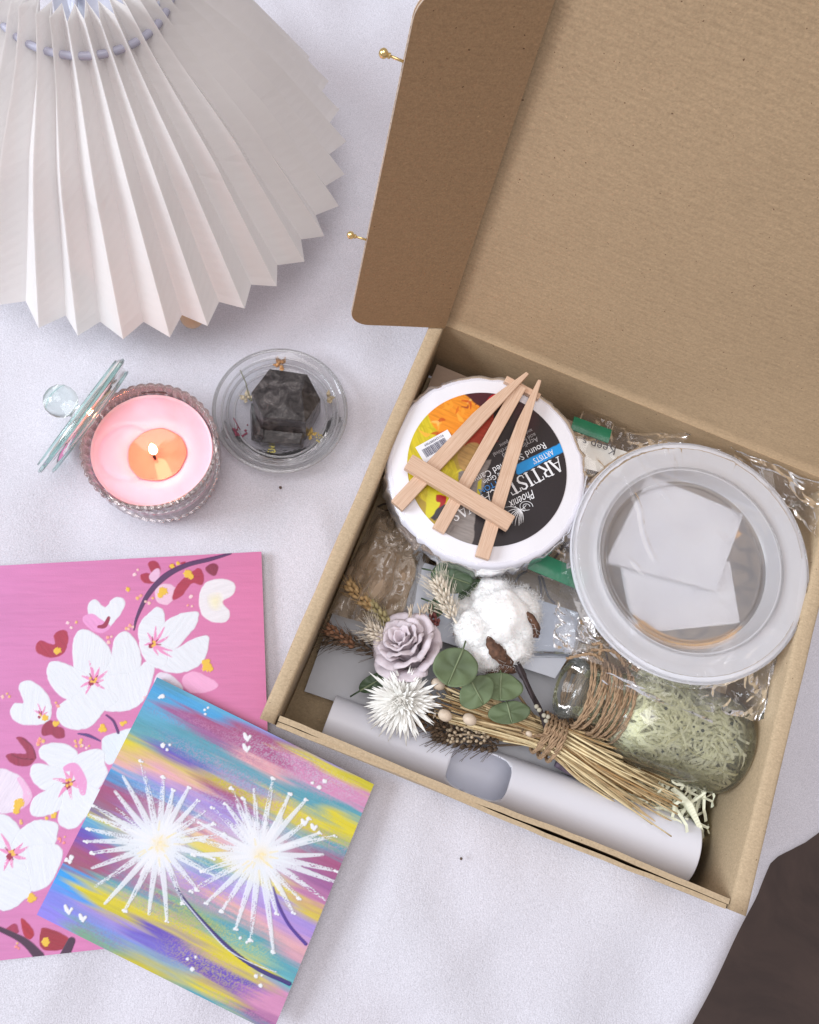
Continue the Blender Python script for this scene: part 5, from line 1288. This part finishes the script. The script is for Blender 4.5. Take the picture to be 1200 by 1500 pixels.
# barcode sticker
sk = MB(); s0 = [LP(x, y) + UP * .0003 for x, y in ((228, 485), (385, 398), (425, 460), (283, 578))]
sk.add(s0, [(3, 2, 1, 0)]); sdx = (s0[1] - s0[0]).normalized(); sdy = Vector((-sdx.y, sdx.x, 0)); xx = .0012; random.seed(4)
while xx < .0175:
    wbar = random.choice([.0002, .00035, .0005]); p = s0[0] + sdx * (xx + .0012) - sdy * .0034 + UP * .0002
    sk.add([p, p + sdx * wbar, p + sdx * wbar - sdy * .0055, p - sdy * .0055], [(3, 2, 1, 0)], 1); xx += wbar + random.choice([.0002, .0003])
text_mesh(sk, '9312245887069', s0[0] + sdx * .0190 - sdy * .0012 + UP * .0002, -sdx, -sdy, .0021, 1)
obj('barcode_sticker', sk, [mat('sticker_white', (.82, .84, .90), .4, bst=0), mat('sticker_ink', (.05, .05, .10), .5, bst=0)], lab, False)
# shrink wrap, puckered towards the lower edge
m_ = MB()
def wr(an, r, h):
    pk = noise.noise(Vector((math.cos(an) * 6, math.sin(an) * 6, h * 60))) * .0015 + max(0, noise.noise(Vector((math.cos(an) * 14, math.sin(an) * 14, 3)))) * .003
    return r + pk * max(0, min(1, (r - RC + .006) / .006))
m_.lathe([(RC - .003, .0184), (RC + .0003, .0180), (RC + .0014, .015), (RC + .0014, .010), (RC + .0022, .005), (RC + .0008, .001), (RC - .01, -.001)], (Cc.x, Cc.y, ZC - .018), n=240, rib=wr)
obj('shrink_wrap', m_, M_shrink, canv)

# ------------------------------------------------------------------ miniature wooden easel on top of it
easel = thing('mini_easel', at(680, 680, ZC + .001), 'miniature folded beech wood easel lying on the round canvas', 'easel')
def stick(name, a, b, wd, th, za, zb, taper=None):
    p, q = at(*a, za), at(*b, zb); d = (q - p); L = d.length; d.normalize(); s_ = Vector((-d.y, d.x, 0)).normalized(); n_ = s_.cross(d); n_ = n_ if n_.z > 0 else -n_
    me_ = MB(); N = 8; vs = []
    for i in range(N + 1):
        t = i / N; ww = wd if not taper else wd * min(1, taper + (1 - taper) * t * 3.2)
        c = p + d * L * t; off = s_ * (0 if not taper else (wd - ww) * .5)
        vs += [c - s_ * ww / 2 - n_ * th / 2 + off, c + s_ * ww / 2 - n_ * th / 2 + off, c + s_ * ww / 2 + n_ * th / 2 + off, c - s_ * ww / 2 + n_ * th / 2 + off]
    fs = [(4 * i + k, 4 * i + (k + 1) % 4, 4 * (i + 1) + (k + 1) % 4, 4 * (i + 1) + k) for i in range(N) for k in range(4)] + [(0, 3, 2, 1), (4 * N, 4 * N + 1, 4 * N + 2, 4 * N + 3)]
    me_.add(vs, fs); o = obj(name, me_, M_beech, easel, False, bevel=.0004)
    uv = o.data.uv_layers.new(name='u'); o3 = ORG[easel.name]
    for lp in o.data.loops:
        v = o.data.vertices[lp.vertex_index].co + o3; uv.data[lp.index].uv = ((v - p).dot(d) * 10 + a[0] * .01, (v - p).dot(s_) * 1.2 + (v - p).dot(n_) * .8 + a[1] * .013)
    return o
z0 = ZC + .0005
stick('leg', (766, 543), (581, 742), .0089, .0046, z0 + .0065, z0 + .0030, .25)
stick('leg', (762, 566), (642, 778), .0078, .0042, z0 + .0045, z0 + .0028)
stick('leg', (783, 556), (706, 818), .0082, .0046, z0 + .0070, z0 + .0030, .25)
stick('crossbar', (598, 677), (748, 768), .0098, .0052, z0 + .0078, z0 + .0078)
stick('dowel', (740, 556), (790, 583), .0042, .0042, z0 + .0022, z0 + .0022)

# ------------------------------------------------------------------ frosted plastic plate in cellophane
ZP = .072; Pc_ = at(1012, 819, ZP); RP = (at(1184, 819, ZP) - at(838, 819, ZP)).length / 2
def frosted():
    m, nt, p, out = newmat('frosted_plastic')
    p.inputs['Base Color'].default_value = (.93, .94, 1.0, 1); p.inputs['Roughness'].default_value = .16
    p.inputs['Transmission Weight'].default_value = .0; p.inputs['IOR'].default_value = 1.45
    tl = nd(nt, 'ShaderNodeBsdfTranslucent'); tl.inputs[0].default_value = (.92, .92, .97, 1)
    tp = nd(nt, 'ShaderNodeBsdfTransparent'); tp.inputs[0].default_value = (.98, .98, .99, 1)
    m1 = nd(nt, 'ShaderNodeMixShader'); m1.inputs[0].default_value = .30; nt.links.new(p.outputs[0], m1.inputs[1]); nt.links.new(tl.outputs[0], m1.inputs[2])
    m2 = nd(nt, 'ShaderNodeMixShader'); m2.inputs[0].default_value = .42; nt.links.new(m1.outputs[0], m2.inputs[1]); nt.links.new(tp.outputs[0], m2.inputs[2])
    nt.links.new(m2.outputs[0], out.inputs[0]); bump(nt, p, noi(nt, 50, 3).outputs['Fac'], .2, .002)
    return m, m2
M_frost, mx_ = frosted(); mx_.inputs[0].default_value = .22
M_frost_in, mx2_ = frosted(); mx2_.inputs[0].default_value = .72
rf = M_frost_in.node_tree.nodes.new('ShaderNodeBsdfRefraction'); rf.inputs['Roughness'].default_value = .28; rf.inputs['IOR'].default_value = 1.2; rf.inputs[0].default_value = (.97, .97, .99, 1)
M_frost_in.node_tree.links.new(rf.outputs[0], mx2_.inputs[2])
plate = thing('plastic_plate', (Pc_.x, Pc_.y, ZP - .02), 'round frosted clear plastic plate with a wide rim, wrapped in cellophane', 'plate')
k_ = RP
m_ = MB(); m_.lathe([(k_ * .985, -.0030), (k_, -.0012), (k_, .0004), (k_ * .985, .0014), (k_ * .93, .0012), (k_ * .86, -.0002), (k_ * .80, -.0006), (k_ * .775, .0006), (k_ * .755, .0004)], (Pc_.x, Pc_.y, ZP), n=160, m=0)
obj('plate_rim', m_, M_frost, plate)
m_ = MB(); m_.lathe([(k_ * .755, .0004), (k_ * .735, -.0025), (k_ * .715, -.0055), (k_ * .69, -.0074)], (Pc_.x, Pc_.y, ZP), n=160); m_.lathe([(k_ * .69, -.0074), (k_ * .66, -.0084), (k_ * .62, -.0080), (0, -.0078)], (Pc_.x, Pc_.y, ZP), n=160, m=1)
M_wall, mx3_ = frosted(); mx3_.inputs[0].default_value = .38; obj('plate_bowl', m_, [M_wall, M_frost_in], plate)
for rr3, zz3 in ((.775, .0008), (.985, .0016), (.66, -.0082)):
    m_ = MB(); m_.tube([Vector((Pc_.x + k_ * rr3 * math.cos(a), Pc_.y + k_ * rr3 * math.sin(a), ZP + zz3)) for a in np.linspace(0, 2 * math.pi, 121)], .0006, 8, caps=False); obj('rolled_edge', m_, M_glassd, plate)
slab('foam_square', [(946, 700), (1082, 757), (1042, 868), (884, 826)], ZP - .0195, .005, mat('white_foam', (.94, .94, .97), .8), 'white foam square showing through the frosted plate, upper one', 'foam')
slab('foam_square', [(905, 826), (1060, 826), (1075, 915), (925, 930)], ZP - .0265, .005, mat('white_foam_low', (.92, .92, .95), .8), 'second white foam piece, lower, under the frosted plate', 'foam')
m_ = MB(); ring_c = at(1005, 832, ZP - .020); ra = .049
m_.tube([ring_c + Vector((ra * math.cos(a), ra * math.sin(a) * .98, 0)) for a in np.linspace(R_(-140), R_(-50), 50)], [.001] * 4 + [.0028] * 42 + [.001] * 4, 10)
tag(obj('amber_ring', m_, mat('amber_wax_b', (.90, .45, .05), .4, .1)), 'long amber yellow arc glimpsed through the lower side of the frosted plate', 'amber arc'); m_ = MB()
m_.tube([ring_c + Vector((ra * .80 * math.cos(a), ra * .8 * math.sin(a), 0)) for a in np.linspace(R_(30), R_(75), 24)], .0042, 10)
tag(obj('amber_ring', m_, mat('amber_wax', (.90, .45, .05), .4, .1)), 'short blurred amber arc glimpsed at the upper right inside the frosted plate', 'amber arc')
# cellophane bag round the plate
random.seed(3)
def cello(u, v):
    cs = [at(838, 640, ZP - .004), at(1190, 650, ZP - .004), at(1118, 1062, ZP - .016), at(812, 950, ZP - .010)]
    p = cs[0].lerp(cs[1], u).lerp(cs[3].lerp(cs[2], u), v)
    d = (Vector((p.x, p.y, 0)) - Vector((Pc_.x, Pc_.y, 0))).length
    w_ = max(0, min(1, (k_ * 1.02 - d) / .006)); 
    rg = lambda s, o: .6 - 2 * abs(noise.noise(Vector((p.x * s, p.y * s, o))))
    if w_ > 0: p.z = p.z * (1 - w_) + (ZP + .0026) * w_
    out_ = 1 - w_
    p.z += (.0005 + .0040 * out_) * rg(24, 1) + (.0014 * out_) * rg(60, 5) - .001 * out_
    # drawn taut over the plate with sharp radial wrinkles near its edge
    an = math.atan2(p.y - Pc_.y, p.x - Pc_.x); e = math.exp(-((d - k_ * .97) / .010) ** 2)
    p.z += .0010 * e * max(0, noise.noise(Vector((math.cos(an) * 16, math.sin(an) * 16, 2))))
    mk = max(0, noise.noise(Vector((p.x * 28, p.y * 28, 31))) - .02); rd = 1 - 2 * abs(noise.noise(Vector((p.x * 40 + p.y * 25, p.y * 22, 17)))); p.z += .0007 * min(1, mk * 4) * max(0, rd - .72) / .28
    bx, by, _ = Binv(p); p2 = B(min(max(bx, .0105), BW - .0125), min(by, BD - .003), p.z)
    return p2
m_ = MB(); m_.grid(cello, 330, 330)
obj('cellophane_wrap', m_, M_film, plate)
# crumpled loose ends of the cellophane
def crumple(quad, z, amp, n, seed, m):
    cs = [at(x, y, z) for x, y in quad]
    def f(u, v):
        p = cs[0].lerp(cs[1], u).lerp(cs[3].lerp(cs[2], u), v)
        p.z += amp * (1 - 2 * abs(noise.noise(Vector((u * 2 + seed, v * 2, seed))))) + amp * .35 * (1 - 2 * abs(noise.noise(Vector((u * 5 + seed, v * 5, seed + 9)))))
        p.x += amp * .5 * noise.noise(Vector((u * 6, v * 6, seed + 3)))
        bx, by, _ = Binv(p); return B(min(max(bx, .0105), BW - .0125), min(by, BD - .002), min(p.z, .085))
    m.grid(f, n, n)
for cq_, cz_, ca_, cn_, cs_ in (([(1060, 640), (1196, 690), (1198, 800), (1120, 720)], .068, .006, 60, 1), ([(915, 636), (1010, 636), (985, 665), (925, 672)], .066, .003, 50, 2),
        ([(1040, 950), (1165, 900), (1120, 1058), (1010, 1040)], .058, .006, 60, 3), ([(812, 880), (880, 930), (860, 970), (806, 950)], .056, .005, 40, 4), ([(880, 940), (1060, 985), (1040, 1060), (880, 1000)], .0655, .003, 60, 5)):
    m_ = MB(); crumple(cq_, cz_, ca_, cn_, cs_, m_); obj('film_fold', m_, M_film, plate)

# ------------------------------------------------------------------ specks on the cloth
for px, py, r, l in ((411, 714, .0011, 'tiny brown speck on the cloth below the glass dish'), (676, 1258, .0010, 'tiny dark crumb on the cloth below the box')):
    m_ = MB(); m_.ico(at(px, py, .0005), r, 1, fn=lambda p: 1 + .4 * noise.noise(p * 3)); tag(obj('crumb', m_, mat('speck', (.12, .08, .06), .9)), l, 'crumb')
